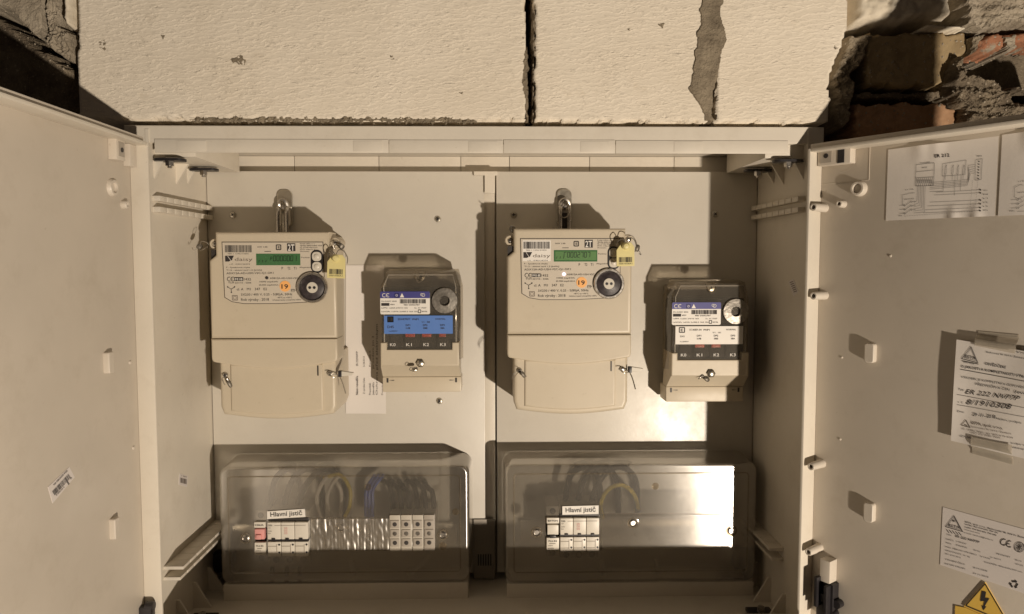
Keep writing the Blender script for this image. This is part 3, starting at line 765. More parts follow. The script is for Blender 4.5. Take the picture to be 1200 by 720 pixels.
# warning triangle
st = thing('warning_sticker', 'yellow triangle warning sticker with black lightning bolt on the right door', 'sticker', M4=FR)
b = B(); tri = [rs(304, 512), rs(166, 668), rs(470, 800)]
b.prism(tri, 0, -.0012, 0); b.build('triangle', 'warn', st, smooth=False)
b = B(); q = [rs(110, 664), rs(180, 678), rs(470, 805), rs(470, 900), rs(104, 860)]; b.prism(q, 0, -.0010, 0); b.build('backing', 'warn', st, smooth=False)
ink = Ink(rs, -.0015)
ink.path([(306, 520), (180, 662), (455, 775), (306, 520)], 7)
ink.poly([(284, 566), (312, 572), (306, 612), (334, 614), (304, 664), (314, 668), (294, 694), (284, 662), (294, 664), (302, 632), (274, 634)][::-1])
ink.build('print', st)
# certificate held off the door by two tapes
FC = frame(PR + NR * .0045, UR); FCi = FC.inverted()
def cz(zx, zy):
    p = FCi @ hit(1100 + zx / 4.0, 380 + zy / 4.0, PR + NR * .0045, NR); return (p.x, p.z)
ct = thing('certificate', 'white quality certificate with handwriting, taped to the right door at the picture edge', 'paper', M4=FC)
csh = quad_sheet('sheet', cz, [(86, 72), (640, 168), (640, 690), (58, 546)], 0, .0003, 'paper', ct, lift=lambda u, v: .020 * max(0, .14 - u) ** 1.5 + .0012 * math.sin(v * 7) * (u - .1) + .0005 * math.sin(u * 9 + v * 5), n=30)
ink = Ink(cz, -.0018, ['ink', 'greyink']); ink.sub = 12
S = .20
ink.path([(154, 106), (186, 182), (110, 162), (154, 106)], 2.5); ink.path([(154, 114), (178, 172), (120, 158), (154, 114)], 1.4); ink.text('ESTA', (124, 155), (174, 166), 12, 0, True); ink.text('servis', (118, 180), (166, 190), 7)
ink.line((112, 172), (188, 188), 3)
T('OSVĚDČENÍ', 216, 190, 98, 12, 0, True); S = .17; T('Skuhrovská 98, 564 01 Žamberk', 222, 134, 180, 8); T('s r.o.', 366, 134, 50, 9, 0, True)
T('O JAKOSTI A KOMPLETNOSTI VÝROBKU, PRÁCE', 106, 202, 420, 11, 0, True); ink.line((104, 212), (600, 305), 2.2)
T('VÝROBEK JE KOMPLETNÍ A ODPOVÍDÁ TECHNICKÝM', 106, 252, 430, 10); T('PŘEDPISŮM A ČSN', 172, 286, 160, 11); T('(evidence)', 356, 322, 140, 15)
T('Typ:', 92, 308, 30, 9); ink.text('ER 222 NVP7P', (124, 326), (382, 360), 21, 0, shear=.35); ink.line((88, 330), (600, 432), 1.5)
T('v. č.', 90, 368, 26, 9); ink.text('8/1910308', (128, 376), (342, 400), 24, 0, shear=.3); ink.line((88, 378), (600, 472), 1.5)
T('Dne:', 88, 412, 32, 9); S = .12; T('29 -11- 2018', 158, 430, 108, 15, 0, True); S = .18; T('Hazlov, podpis:', 268, 446, 122, 9)
ink.path([(128, 450), (148, 486), (106, 474), (128, 450)], 3, 1); ink.path([(122, 472), (134, 476)], 4, 1)
T('ESTA, spol. s r.o.', 152, 468, 150, 12, 1, True); T('Skuhrovská 98, 564 01 Žamberk', 152, 484, 190, 7, 1); T('IČ: 2585 7665, tel. 465 614 604', 108, 494, 240, 7, 1); T('DIČ CZ 2585 7665', 150, 512, 140, 7, 1)
T('NÍŽ POTVRZUJE', 98, 528, 70, 8); T('podpis vedoucího', 340, 560, 130, 8); T('zástupce', 344, 580, 80, 8)
ink.drape(csh); ink.build('print', ct)
def tapeq(corners, fn): return quad_sheet('tape', cz, corners, -.0018, .0003, 'tape', ct, lift=fn, n=10)
def sstep(x): x = max(0, min(1, x)); return x * x * (3 - 2 * x)
tapeq([(178, 34), (372, 52), (360, 138), (170, 100)], lambda u, v: -.0056 * sstep((.62 - v) / .5))
tapeq([(156, 528), (348, 566), (340, 662), (148, 610)], lambda u, v: -.0056 * sstep((v - .30) / .5))
# wiring diagram sheets
def wz(zx, zy, o=.0012): return onR(1000 + zx / 4.5, 120 + zy / 4.5, o)
def diagram(name, label, dx, full):
    s_ = thing(name, label, 'paper', M4=FR, group=None)
    cor = [(183, 250), (764, 178), (744, 600), (170, 625)] if full else [(784, 172), (1250, 112), (1240, 582), (762, 600)]
    def lf(u, v): return 1 * .0008 + .0020 * math.exp(-((u - .33) ** 2) * 160) * max(0, 1 - v * 3.2) + .0016 * math.exp(-((u - .47) ** 2) * 260) * max(0, 1 - v * 3) + .0022 * math.exp(-((u - .64) ** 2) * 500) * max(0, (v - .8) * 5) + .002 * math.exp(-((u - .84) ** 2) * 500) * max(0, (v - .8) * 5) + .0008 * math.sin(u * 5)
    sh_ = quad_sheet('sheet', wz, cor, 0, .0003, 'paper', s_, lift=lf, n=40)
    k = Ink(wz, -.0031 if full else -.0026, ['ink', 'greyink']); k.sub = 14
    if full:
        k.text('ER 212', (432, 293), (508, 287), 17, 0, True)
        k.text('rozvaděč', (356, 323), (408, 319), 6); k.text('PP37', (364, 350), (392, 347), 7); k.text('PEN', (650, 288), (675, 286), 7)
        k.path([(333, 330), (430, 320), (424, 440), (328, 442), (333, 330)], 1.5); k.line((331, 368), (428, 358), 1.5); k.line((330, 400), (426, 394), 1.5)
        for i in range(9):
            x_ = 336 + i * 10.5; k.line((x_, 400 - i * .5), (x_ - 1, 441), 1.3)
            if i < 8: k.line((x_ + 3, 408), (x_ + 5, 428), 2.2, 0)
        k.path([(472, 325), (594, 305), (588, 382), (470, 390), (472, 325)], 1.3, 0)
        for x_ in (484, 520, 548, 576):
            k.path([(x_, 345), (x_ + 8, 330), (x_ + 6, 376), (x_ - 2, 380), (x_, 345)], 1.2); k.line((x_ + 3, 380), (x_ + 1, 410), 1.2)
        k.path([(645, 302), (678, 298), (672, 408), (640, 412), (645, 302)], 1.5)
        for i in range(7): k.disc(661 - i * .7, 312 + i * 15, 3.6, n=10)
        for i in range(5):
            y_ = 328 + i * 11; k.path([(640, y_), (604 + i * 3, y_ + 6), (610 - i * 3, 408 + i * 8), (404, 424 + i * 9)], 1.1)
        for i in range(6):
            x_ = 340 + i * 8; k.path([(x_, 442), (x_ - 3, 520 + i * 12), (320, 530 + i * 11)], 1.1)
        for (ya, yb) in ((468, 462), (482, 478), (520, 516), (540, 536), (560, 556), (576, 572)):
            k.line((440 - (ya - 460) * .6, ya + 8), (666, yb), 1.2)
            k.disc(668, yb, 4.5, n=10)
        k.line((480, 388), (474, 470), 1.2); k.line((536, 388), (534, 492), 1.2); k.line((568, 384), (564, 468), 1.2); k.line((474, 470), (404, 472), 1.2)
        for i, t_ in enumerate(('HDO', 'N', 'L1', 'L2', 'L3', 'PEN')): k.text(t_, (684, 468 + i * 21), (706, 467 + i * 21), 6)
        k.ring(288, 484, 0.1, 0.1)
        k.path([(326, 478), (300, 480), (278, 486), (258, 490), (262, 545)], 1.4); k.text('L1 HL', (276, 465), (322, 461), 6); k.text('HLAVNÍ', (270, 516), (322, 512), 6)
        for i in range(3):
            y_ = 545 + i * 21; k.path([(244, y_), (276, y_ - 1)], 1.3); k.path([(276, y_), (304, y_ - 20)], 1.6); k.ring(308, y_ - 20, 4, 1.4, n=8); k.ring(272, y_, 4, 1.4, n=8); k.path([(313, y_ - 20), (330, y_ - 21)], 1.3)
        k.text('PEN', (240, 602), (258, 601), 6)
        for i in range(28): k.line((270 + i * 13, 601 - i * .9), (278 + i * 13, 600.5 - i * .9), 1.1)
        for i in range(16): k.line((655 - i * .9, 412 + i * 9), (655 - i * .9, 417 + i * 9), 1.0); k.line((628 - i * .9, 412 + i * 9), (628 - i * .9, 417 + i * 9), 1.0)
    else:
        k.text('L1 HL', (872, 422), (910, 418), 6); k.path([(900, 438), (880, 436), (852, 450), (850, 500), (890, 515)], 1.4)
        for i in range(3):
            y_ = 515 + i * 22; k.path([(832, y_), (866, y_ - 1)], 1.3); k.path([(870, y_), (900, y_ - 18)], 1.6); k.ring(868, y_, 5, 1.4, n=8); k.line((905, y_ - 20), (1150, y_ - 30), 1.2)
        k.text('PEN', (824, 578), (850, 576), 7); k.text('ER 222', (1000, 262), (1080, 252), 15, 1, True)
        k.line((866, 577), (1150, 566), 1.2)
        k.path([(930, 290), (1150, 262), (1145, 400), (926, 410), (930, 290)], 1.5); k.text('HLAVNÍ', (868, 480), (915, 477), 6)
    k.drape(sh_); k.build('print', s_)
diagram('wiring_diagram', 'white wiring diagram sheet headed ER 212 at the top of the right door', 0, True)
diagram('wiring_diagram', 'second wiring diagram sheet cut off by the right edge, beside the ER 212 sheet', 0, False)
# barcode sticker on the left door, slanted
st = thing('barcode_sticker', 'slanted white barcode sticker on the left door', 'sticker', M4=FL)
def lz(zx, zy): return onL(60 + zx / 14.4, 540 + zy / 14.4)
c_ = [(-60, 445), (300, 105), (390, 280), (20, 720)]
quad_sheet('film', lz, c_, -.0004, .0004, 'sticker', st, n=2)
k = Ink(lz, -.0007)
k.text('NA OBCHOD POD', (40, 420), (270, 175), 26, 0, True)
A, Bv = Vector((5, 520)), Vector((285, 215)); dv = (Bv - A) / 26; nv = Vector((42, 68))
rr = random.Random(5)
for i in range(26):
    p = A + dv * i; q = p + dv * (.3 + .5 * rr.random()); n_ = nv * (1.0 if i not in (19, 20) else 1.7); k.poly([tuple(p), tuple(q), tuple(q + n_), tuple(p + n_)])
k.text('8 590123 4', (80, 595), (215, 450), 22, 0, True); k.text('0', (318, 320), (345, 296), 30)
k.build('print', st)
# small barcode sticker on the left inner side wall
FS = frame((XL, 0, 0), (0, 1, 0)); FSi = FS.inverted()
def sw(px_, py_): p = FSi @ hit(px_, py_, Vector((XL, 0, 0)), Vector((1, 0, 0))); return (p.x, p.z)
st = thing('barcode_sticker', 'tiny white barcode sticker inside the cabinet on its left side wall', 'sticker', M4=FS)
quad_sheet('film', sw, [(210, 555), (220, 558), (219, 571), (209, 568)], -.0003, .0003, 'sticker', st, n=2)
k = Ink(sw, -.0006, ['greyink']); k.bars(211, 560, 218.5, 566, 12, 0, .25); k.text('1 904', (212, 558.5), (218, 560), 1.6); k.build('print', st)
FS2 = frame((XR, 0, 0), (0, -1, 0)); FS2i = FS2.inverted()
def sw2(px_, py_): p = FS2i @ hit(px_, py_, Vector((XR, 0, 0)), Vector((1, 0, 0))); return (p.x, p.z)
st = thing('barcode_sticker', 'tiny slanted barcode sticker inside the cabinet on its right side wall', 'sticker', M4=FS2)
quad_sheet('film', sw2, [(924, 330), (930, 327), (936, 342), (930, 348)], -.0003, .0003, 'sticker', st, n=2)
k = Ink(sw2, -.0006, ['greyink'])
for i in range(6): k.line((926 + i * .9, 331.5 + i * 2.2), (930 + i * .9, 330 + i * 2.2), .9)
k.build('print', st)

# ================================================================== THREE-PHASE METERS
KM = .001112
def mconv(px_, py_): return ((px_ - 320) * KM, (272 - py_) * KM)
def mz(zx, zy): return mconv(250 + zx / 8.571, 275 + zy / 8.571)
SEG = {'0': 'abcdef', '1': 'bc', '2': 'abged', '3': 'abgcd', '4': 'fgbc', '5': 'afgcd', '6': 'afgedc', '7': 'abc', '8': 'abcdefg', '9': 'abcdfg', 'P': 'abefg', 'F': 'aefg', 'r': 'eg', ' ': '', 'T': 'afe'}
def seven(k, s, x, y, w_, h_, gap, t, m=0):
    for ch in s:
        X0, X1, Y0, Y1 = x, x + w_, y, y + h_; Ym = y + h_ / 2; sk = .06 * h_
        L = {'a': ((X0 + sk, Y0), (X1 + sk, Y0)), 'b': ((X1 + sk, Y0), (X1 + sk / 2, Ym)), 'c': ((X1 + sk / 2, Ym), (X1, Y1)), 'd': ((X0, Y1), (X1, Y1)),
             'e': ((X0 + sk / 2, Ym), (X0, Y1)), 'f': ((X0 + sk, Y0), (X0 + sk / 2, Ym)), 'g': ((X0 + sk / 2, Ym), (X1 + sk / 2, Ym))}
        for q in SEG[ch]: k.line(*L[q], t, m)
        x += w_ + gap
def meter(label, loc, reading, lcdmat, led_on):
    t = thing('electricity_meter', label, 'electricity meter', loc, 'three-phase electricity meters')
    FY = -.090
    B().box(-.074, .072, -.052, -.002, -.200, -.004, .003).build('back_housing', 'meter', t)
    up = [(-.0745, 0), (-.0745, -.030), (-.083, -.037), (-.083, -.1378), (.0800, -.1378), (.0800, -.037), (.0715, -.030), (.0715, 0)]
    b = B(); b.prism(up, -.050, FY, .0035, draft=-.0); b.build('housing', 'meter', t)
    # lower band with curved edge
    lowb = [(-.083, -.1385)] + [(-.083 + .004 * (1 - math.cos(math.pi / 2 * i / 3)), -.163 - .006 * math.sin(math.pi / 2 * i / 3)) for i in range(4)]
    lowb += [(-.079 + .155 * i / 12, -.169 - .0085 * math.sin(math.pi * i / 12)) for i in range(1, 12)]
    lowb += [(.0800 - .004 * (1 - math.cos(math.pi / 2 * (3 - i) / 3)), -.163 - .006 * math.sin(math.pi / 2 * (3 - i) / 3)) for i in range(4)] + [(.0800, -.1385)]
    b = B(); b.prism(lowb, -.050, FY - .0003, .0022); b.build('lower_housing', 'meter', t)
    tc_ = [(-.0745, -.160), (-.0745, -.228), (-.0705, -.2385)] + [(-.0705 + .143 * i / 12, -.2385 - .0065 * math.sin(math.pi * i / 12)) for i in range(1, 12)] + [(.0725, -.2385), (.0765, -.228), (.0765, -.160)]
    b = B(); b.prism(tc_, -.004, FY + .004, .004); tcv = b.build('terminal_cover', 'meter', t)
    # raised face of the terminal cover between the two screw recesses
    b = B(); b.prism([(-.060, -.172), (-.060, -.2335)] + [(-.060 + .120 * i / 10, -.2335 - .005 * math.sin(math.pi * i / 10)) for i in range(1, 10)] + [(.060, -.2335), (.060, -.172)], FY + .006, FY + .0018, .002); b.build('cover_face', 'meter', tcv)
    for (x, z) in ((-.0660, -.186), (.0785 - .0005, -.1845)):
        x = -.0668 if x < 0 else .0690
        screw('screw', tcv, (x, FY + .0038, z), .0036, .003, 'steel')
    B().box(.0535, .0548, FY + .0008, FY + .003, -.187, -.174).build('slot', 'black', tcv)
    # ears with screws at the top corners
    for (x, z) in ((-.0790, -.0150), (.0765, -.0135)):
        b = B(); b.lathe((x, 0, z), [(.0068, -.045), (.0065, FY + .010), (.0055, FY + .0092), (.0040, FY + .0092), (.0038, FY + .012), (.0001, FY + .012)], 22); e = b.build('ear', 'meter', t)
        screw('screw', e, (x, FY + .012, z), .0030, .002, 'steel')
    # dark scoop under the left ear
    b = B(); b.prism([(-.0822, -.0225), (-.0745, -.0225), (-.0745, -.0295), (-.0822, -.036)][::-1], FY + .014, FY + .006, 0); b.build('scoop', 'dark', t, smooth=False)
    # faceplate
    fp = [mz(98, 78), mz(1088, 78), mz(1095, 420), mz(1080, 640), mz(960, 668), mz(640, 684), mz(300, 684), mz(180, 664), mz(112, 622)][::-1]
    rim_ = [tuple(q) for q in offset(fp, -.0009)]
    b = B(); b.prism(rim_, FY + .0005, FY - .0004, 0); b.build('faceplate_rim', 'ring', t, smooth=False)
    b = B(); b.prism(fp, FY + .0005, FY - .0008, .0003); f = b.build('faceplate', 'face', t)
    b = B(); q0, q1 = mz(116, 92), mz(398, 300); b.box(q0[0], q1[0], FY - .0010, FY - .0008, q1[1], q0[1]); b.build('barcode_label', 'white' if led_on else 'face', f, smooth=False)
    # LCD
    q0, q1 = mz(430, 190), mz(866, 305)
    b = B(); b.box(q0[0], q1[0], FY - .0011, FY - .0009, q1[1], q0[1], mi=0)
    q2, q3 = mz(444, 204), mz(856, 290); b.box(q2[0], q3[0], FY - .0013, FY - .0011, q3[1], q2[1], mi=1)
    lc = b.build('display', ['lcd', lcdmat], f, smooth=False)
    k = Ink(mz, FY - .0015, ['lcdink'])
    seven(k, reading, 600 if not led_on else 600 - 70, 212, 22, 50, 12, 5.5)
    if not led_on: seven(k, 'P', 572, 222, 14, 34, 4, 4)
    for i in range(3): k.line((456 + 34 * i, 276), (462 + 34 * i, 252), 5)
    k.build('reading', f)
    # print
    k = Ink(mz, FY - .0012, ['ink', 'white', 'greyink'])
    k.bars(124, 106, 388, 176, 44); k.text('980-1 1596-01850', (150, 196), (356, 196), 11)
    k.poly([(124, 210), (178, 210), (196, 250), (160, 268), (124, 268)]); k.poly([(150, 210), (212, 210), (184, 262), (168, 240)], 0, dy=.0001); k.line((150, 212), (186, 266), 4, 1, dy=.0003)
    k.text('daisy', (218, 262), (394, 262), 34, 2); k.text('s.č. 1590134374', (165, 300), (368, 300), 12)
    k.text('F - Systémová chyba', (134, 332), (368, 332), 12); k.text('T1,2 - aktivní tarif 1,2 [kWh]', (134, 360), (482, 360), 13)
    k.text('ADX12A-AD-U2H-V2C-Q1-OK1', (134, 394), (600, 390), 19, 0)
    k.text('HW 1.00', (446, 131), (544, 131), 14); k.line((514, 168), (578, 168), 5)
    k.frame(632, 104, 676, 150, 9); k.text('E', (648, 138), (666, 138), 22, 0, True)
    k.rect(738, 88, 820, 166); k.text('2T', (746, 160), (812, 160), 62, 1, True, dy=.0002)
    for i, s_ in enumerate(('Energie měření s.r.o.', 'Výroby elektroměrů 1018', 'IČ: 27180 000 4121', 'IČO: Hlavní 2', 'Slovensko')): k.text(s_, (866, 96 + 19 * i), (866 + (150, 215, 170, 150, 90)[i], 97 + 19 * i), 10, 0, i == 1)
    k.text('Funkce', (876, 234), (958, 234), 12); k.text('Přepínání', (860, 334), (968, 332), 12)
    k.text('P', (680, 348), (694, 348), 26); k.text('T2', (738, 348), (766, 348), 26); k.text('T1', (800, 348), (826, 348), 26)
    k.ring(160, 442, 20, 6, a0=60, a1=300, n=14); k.ring(196, 442, 20, 6, a0=60, a1=300, n=14); k.line((180, 442), (196, 442), 5)
    k.rect(208, 424, 298, 460); k.text('M18', (216, 454), (290, 454), 22, 1, True, dy=.0002); k.text('1432', (306, 456), (374, 456), 25)
    k.text('TCM 221/16 - 5266', (148, 486), (376, 486), 15)
    k.text('AD812A-AD-U2H-V2C', (562, 442), (840, 442), 17); k.text('10000 imp/kWh', (458, 476), (640, 476), 14); k.text('25.000 imp/kVArh', (452, 508), (644, 508), 14)
    k.path([(140, 520), (176, 542), (212, 522)], 5); k.line((176, 542), (178, 575), 5); k.disc(142, 520, 7, n=8); k.disc(210, 520, 7, n=8); k.disc(178, 574, 7, n=8)
    k.text('cl. A   M1   347   E2', (232, 555), (530, 553), 24)
    k.text('3X230 / 400 V, 0.25 - 5(80)A, 50Hz', (272, 608), (780, 604), 22, 0); k.text('-40°C to +70°C', (630, 634), (778, 634), 14)
    k.frame(186, 606, 236, 652, 5, 2); k.frame(198, 616, 224, 642, 3, 2)
    k.text('Rok výroby : 2018', (272, 660), (548, 658), 26, 0); k.text('Středoevropský energetický měřicí', (584, 658), (866, 654), 12)
    k.text('kWh', (772, 560), (815, 560), 14); k.frame(770, 544, 800, 570, 2)
    k.build('print', f)
    b = B(); c0 = mz(710, 514); b.lathe((c0[0], FY - .0008, c0[1]), [(.0070, 0), (.0070, -.0006), (.0001, -.0007)], 28); s19 = b.build('round_sticker', 'orange', f)
    k = Ink(mz, FY - .0018, ['ink']); k.text('19', (676, 538), (742, 538), 44, 0, True); k.build('number', f)
    c0 = mz(531, 430); b = B(); b.lathe((c0[0], FY - .0008, c0[1]), [(.0021, 0), (.0020, -.0008), (.0001, -.0012)], 14); b.build('pulse_light', 'led' if led_on else 'dark', f)
    # buttons in their black capsule
    q0, q1 = mz(970, 152), mz(1092, 384); cxx, czz = (q0[0] + q1[0]) / 2, (q0[1] + q1[1]) / 2; ww, hh = q1[0] - q0[0], q0[1] - q1[1]
    b = B(); b.prism(rrect(cxx, czz, ww, hh, ww * .49, 8), FY, FY - .0018, .0005); cp = b.build('button_frame', 'black', t)
    for sgn, (zx, zy) in ((1, (1030, 218)), (-1, (1030, 318))):
        c0 = mz(zx, zy); b = B(); pts = rrect(c0[0], c0[1], ww * .76, hh * .40, ww * .30, 6)
        b.prism(pts, FY - .0016, FY - .0026, .0006); b.build('button', 'button', cp)
        b = B(); b.lathe((c0[0], FY - .0026, c0[1]), [(.0034, 0), (.0030, -.0010), (.0016, -.0016), (.0001, -.0018)], 18); b.build('button_cap', 'button', cp)
    # optical port
    c0 = mz(983, 527); C = (c0[0], FY, c0[1])
    b = B(); b.lathe(C, [(.0200, .001), (.0200, -.0042), (.0190, -.0055), (.0168, -.0055), (.0160, -.0035), (.0156, -.0015)], 44); r_ = b.build('optical_port', 'steel', t)
    b = B(); b.lathe(C, [(.0160, -.0010), (.0158, -.0022), (.0150, -.0028), (.0001, -.0029)], 40); b.build('port_face', 'disc', r_)
    b = B(); b.lathe(C, [(.0072, -.0026), (.0070, -.0040), (.0001, -.0042)], 26)
    for dx in (-.0029, .0029): b.lathe((C[0] + dx, C[1], C[2]), [(.0019, -.0040), (.0019, -.00435), (.0001, -.0044)], 14, mi=1)
    b.build('port_window', ['button', 'black'], r_)
    return t
LM = at(320, 272, .075); RM = at(669, 268, .075)
mL = meter('cream three-phase meter whose dark green display ends in 1, beside the white paper', (LM.x, YP, LM.z), '0000001', 'lcd', False)
mR = meter('cream three-phase meter with lit pink pulse light, right of the centre column', (RM.x, YP, RM.z), '7T0002707'[1:], 'lcd2', True)

# hanger hasps above the meters
def hasp(px_, py_, label, padlock):
    p = at(px_, py_, .150); t = thing('hanger_strap', label, 'hanger', (p.x, YP, p.z), 'steel hanger straps above the meters')
    b = B(); b.prism(rrect(0, .004, .021, .052, .008, 5), -.001, -.004, .0008); b.build('strap_plate', 'zinc', t)
    b = B()
    for x in (-.0062, .0062): b.tube([(x, -.004, .006), (x, -.013, .004), (x, -.016, -.010), (x, -.016, -.042)], .0026, 8)
    b.build('shackle', 'steel', t)
    b = B(); b.tube([(-.0062, -.010, .004), (-.0050, -.012, .011), (0, -.013, .0145), (.0050, -.012, .011), (.0062, -.010, .004)], .0030, 8); b.build('shackle_arch', 'steel', t)
    b = B(); b.lathe((0, -.006, .005), [(.0050, 0), (.0050, -.004), (.0030, -.0062), (.0001, -.0066)], 16); b.build('screw', 'steel', t)
    if padlock:
        b = B(); b.tube([(-.006, -.014, .004), (-.008, -.018, -.004), (-.0035, -.020, -.011), (.003, -.020, -.009), (.007, -.018, .002), (.002, -.016, .010), (-.006, -.014, .004)], .0007, 6); b.build('seal_wire', 'steel', t)
    b = B(); b.box(-.0036, .0036, -.0125, -.0045, -.040, -.004, .001); b.build('strap_tongue', 'dark' if padlock else 'zinc', t)
    return t
hasp(331, 247, 'steel hanger strap above the left three-phase meter', False)
hasp(662, 246, 'wire-sealed steel hanger strap above the right three-phase meter', True)

# ------------------------------------------------------------------ seals and tags
def tag_seal(px_, py_, label, lean=0.0):
    p = at(px_, py_, .058); t = thing('seal_tag', label, 'seal tag', (p.x, p.y, p.z), 'yellow barcode seal tags on the meters')
    b = B(); pts = [(-.0115, -.0165), (.0115, -.0165), (.0115, .008), (.0075, .0135), (-.0040, .0135), (-.0080, .009), (-.0115, .004)]
    ca, sa = math.cos(lean), math.sin(lean)
    b.prism([(x * ca - z * sa, x * sa + z * ca) for x, z in pts], .0012, 0, .0004); pl = b.build('tag_plate', 'yellow', t)
    k = Ink(lambda x, y: ((x * ca + y * sa) * .001, (x * sa - y * ca) * .001), -.0003); k.bars(-8.5, 5, 8.5, 11.5, 18); k.text('0001056A1', (-8.5, 14.2), (8.5, 14.2), 1.9); k.build('print', pl)
    b = B(); b.lathe((0, 0, .009), [(.0045, 0), (.0050, -.003), (.0030, -.006), (.0001, -.0065)], 16); b.build('seal_knob', 'yellow', t)
    b = B(); b.tube([(0, -.002, .012), (.004, -.004, .019), (.010, -.002, .018), (.014, .002, .010), (.013, .004, .002)], .0006, 6); b.tube([(0, -.002, .012), (-.004, -.004, .018), (-.010, .000, .015), (-.011, .006, .010)], .0006, 6); b.build('seal_wire', 'lead', t)
    return t
tag_seal(394, 311, 'yellow barcode tag hung from the left three-phase meter', -.04)
tag_seal(733, 297, 'yellow barcode tag hung from the right three-phase meter', .02)
def lead(name, px_, py_, Y, label, rot, wires, r=.0045, ln=.007, mat='lead'):
    p = at(px_, py_, Y); t = thing(name, label, 'wire seal', (p.x, p.y, p.z), 'lead wire seals')
    b = B(); d = Vector((math.cos(rot), .15, math.sin(rot))).normalized()
    b.loft([[tuple(d * (ln * (u - .5)) + Vector((0, 0, 0)) + (d.orthogonal().normalized() * math.cos(a) * r * s_ + d.cross(d.orthogonal()).normalized() * math.sin(a) * r * s_ * .7)) for a in [2 * math.pi * i / 12 for i in range(12)]] for u, s_ in ((0, .5), (.12, .85), (.5, 1), (.88, .85), (1, .5))])
    b.build('seal_body', mat, t)
    b = B()
    for pts in wires: b.tube([(x * .001, y * .001, z * .001) for x, y, z in pts], .00042, 5)
    b.build('seal_wire', 'steel', t); return t
lead('wire_seal', 234, 289, .085, 'dark lead seal hanging by the left upper corner of the left three-phase meter', -.6, [[(0, 0, 0), (4, -4, 6), (12, -8, 5), (15, -8, 2)], [(0, 0, 0), (2, -4, -5), (8, -8, -4), (14, -8, 0)], [(-2, 0, -2), (-8, 0, -5), (-10, 0, -1)]])
lead('wire_seal', 400, 289, .080, 'dark lead seal above the yellow tag of the left three-phase meter', .9, [[(0, 0, 0), (-5, -5, 3), (-9, -6, 1), (-8, -4, -4)], [(0, 0, 0), (4, 0, -6), (6, 0, -14)], [(0, 0, 0), (-3, 0, 6), (-8, -4, 6)]])
lead('wire_seal', 601, 269, .085, 'round lead seal at the upper left corner of the right three-phase meter', .5, [[(0, 0, 0), (-3, -2, 4), (-7, 0, 8), (-4, 0, 5), (1, 0, 4)], [(0, 0, 0), (2, -2, -6), (1, -6, -12)]], .0052, .008)
lead('wire_seal', 747, 291, .088, 'lead seal on a thin wire right of the yellow tag of the right three-phase meter', 1.3, [[(0, 0, 0), (-2, 0, 9), (-8, -4, 16), (-16, -8, 15)], [(0, 0, 0), (3, 0, -5), (5, 0, -9), (2, 0, -7)]], .0038, .009)
lead('wire_seal', 269, 450, .072, 'small lead seal beside the left screw of the left meter terminal cover', -1.2, [[(0, 0, 0), (-2, -3, 7), (-7, -3, 9)], [(-8, -3, 9), (-6, -4, 2), (-5, -2, -1)]], .0028, .010)
lead('wire_seal', 613, 439, .072, 'small lead seal beside the left screw of the right meter terminal cover', -1.0, [[(0, 0, 0), (-3, -3, 6), (-8, -3, 5)], [(-8, -3, 5), (-13, -2, 0), (-15, 0, -6)], [(-6, -3, 4), (-12, -2, -4), (-13, 0, -9)], [(0, 0, 0), (2, 0, -3), (5, -1, -2)]], .0028, .009)
def flag(px_, py_, label):
    p = at(px_, py_, .078); t = thing('flag_seal', label, 'plastic seal', (p.x, p.y, p.z), 'white flag seals on the terminal covers')
    b = B(); b.prism([(-.001, -.0035), (.014, -.0020), (.016, .0012), (.002, .0035), (-.001, .003)], .003, -.003, .0006); b.build('seal_body', 'button', t)
    b = B(); b.box(-.0035, .001, -.004, .003, -.004, .004, .0006); b.build('seal_clasp', 'black', t)
    b = B(); b.tube([(-.002, -.002, -.002), (-.010, -.008, .001), (-.016, -.008, .001)], .0006, 6); b.tube([(-.002, -.003, -.003), (.002, -.003, -.012), (.0060, -.003, -.026)], .0008, 6); b.tube([(-.002, -.002, -.003), (-.009, -.007, -.004), (-.013, -.006, -.002)], .0005, 6); b.build('seal_wire', 'zinc', t)
    return t
flag(400, 438, 'white plastic flag seal on the left meter terminal cover, against the paper')
flag(739, 433, 'white plastic flag seal on the right meter terminal cover')
# paper slip behind the left meter
t = thing('paper_slip', 'white printed slip stuck behind the left three-phase meter', 'paper', (at(430, 400, YP).x, YP, at(430, 400, YP).z))
FPm = Matrix.Translation(t.location).inverted()
def pz(px_, py_): p = FPm @ at(px_, py_, YP - .002); return (p.x, p.z)
psh = quad_sheet('sheet', pz, [(405, 311), (450, 311), (452.5, 485), (405, 485)], -.0012, .0003, 'paper', t, lift=lambda u, v: .0035 * max(0, u - .6) * (v), n=12)
k = Ink(pz, -.0035, ['ink', 'greyink'])
def rt(s_, x, y0, y1, h, bold=False, m=0): k.text(s_, (x, y0), (x, y1), h, m, bold)
rt('Název rozvaděče', 419.5, 463, 441, 2.6, True); rt('ER 222/NVP7P', 419.5, 429, 412, 2.4); rt('Z výrobní číslo', 427.5, 462, 443, 2.2); rt('3-18-0114', 427.5, 430, 418, 2.2)
rt('Pracoviště:', 434.5, 463, 449, 2.2); rt('Pracovník: K', 434.5, 430, 411, 2.2, m=1); rt('Jméno měřiče:', 438.5, 463, 448, 2.2); rt('Ochrana před elektrickým', 442.5, 463, 380, 2.2); rt('proudem Jm 3', 438.0, 432, 394, 2.2, m=1); rt('Protokol', 449.0, 463, 448, 2.0, m=1)
k.drape(psh); k.build('print', t)

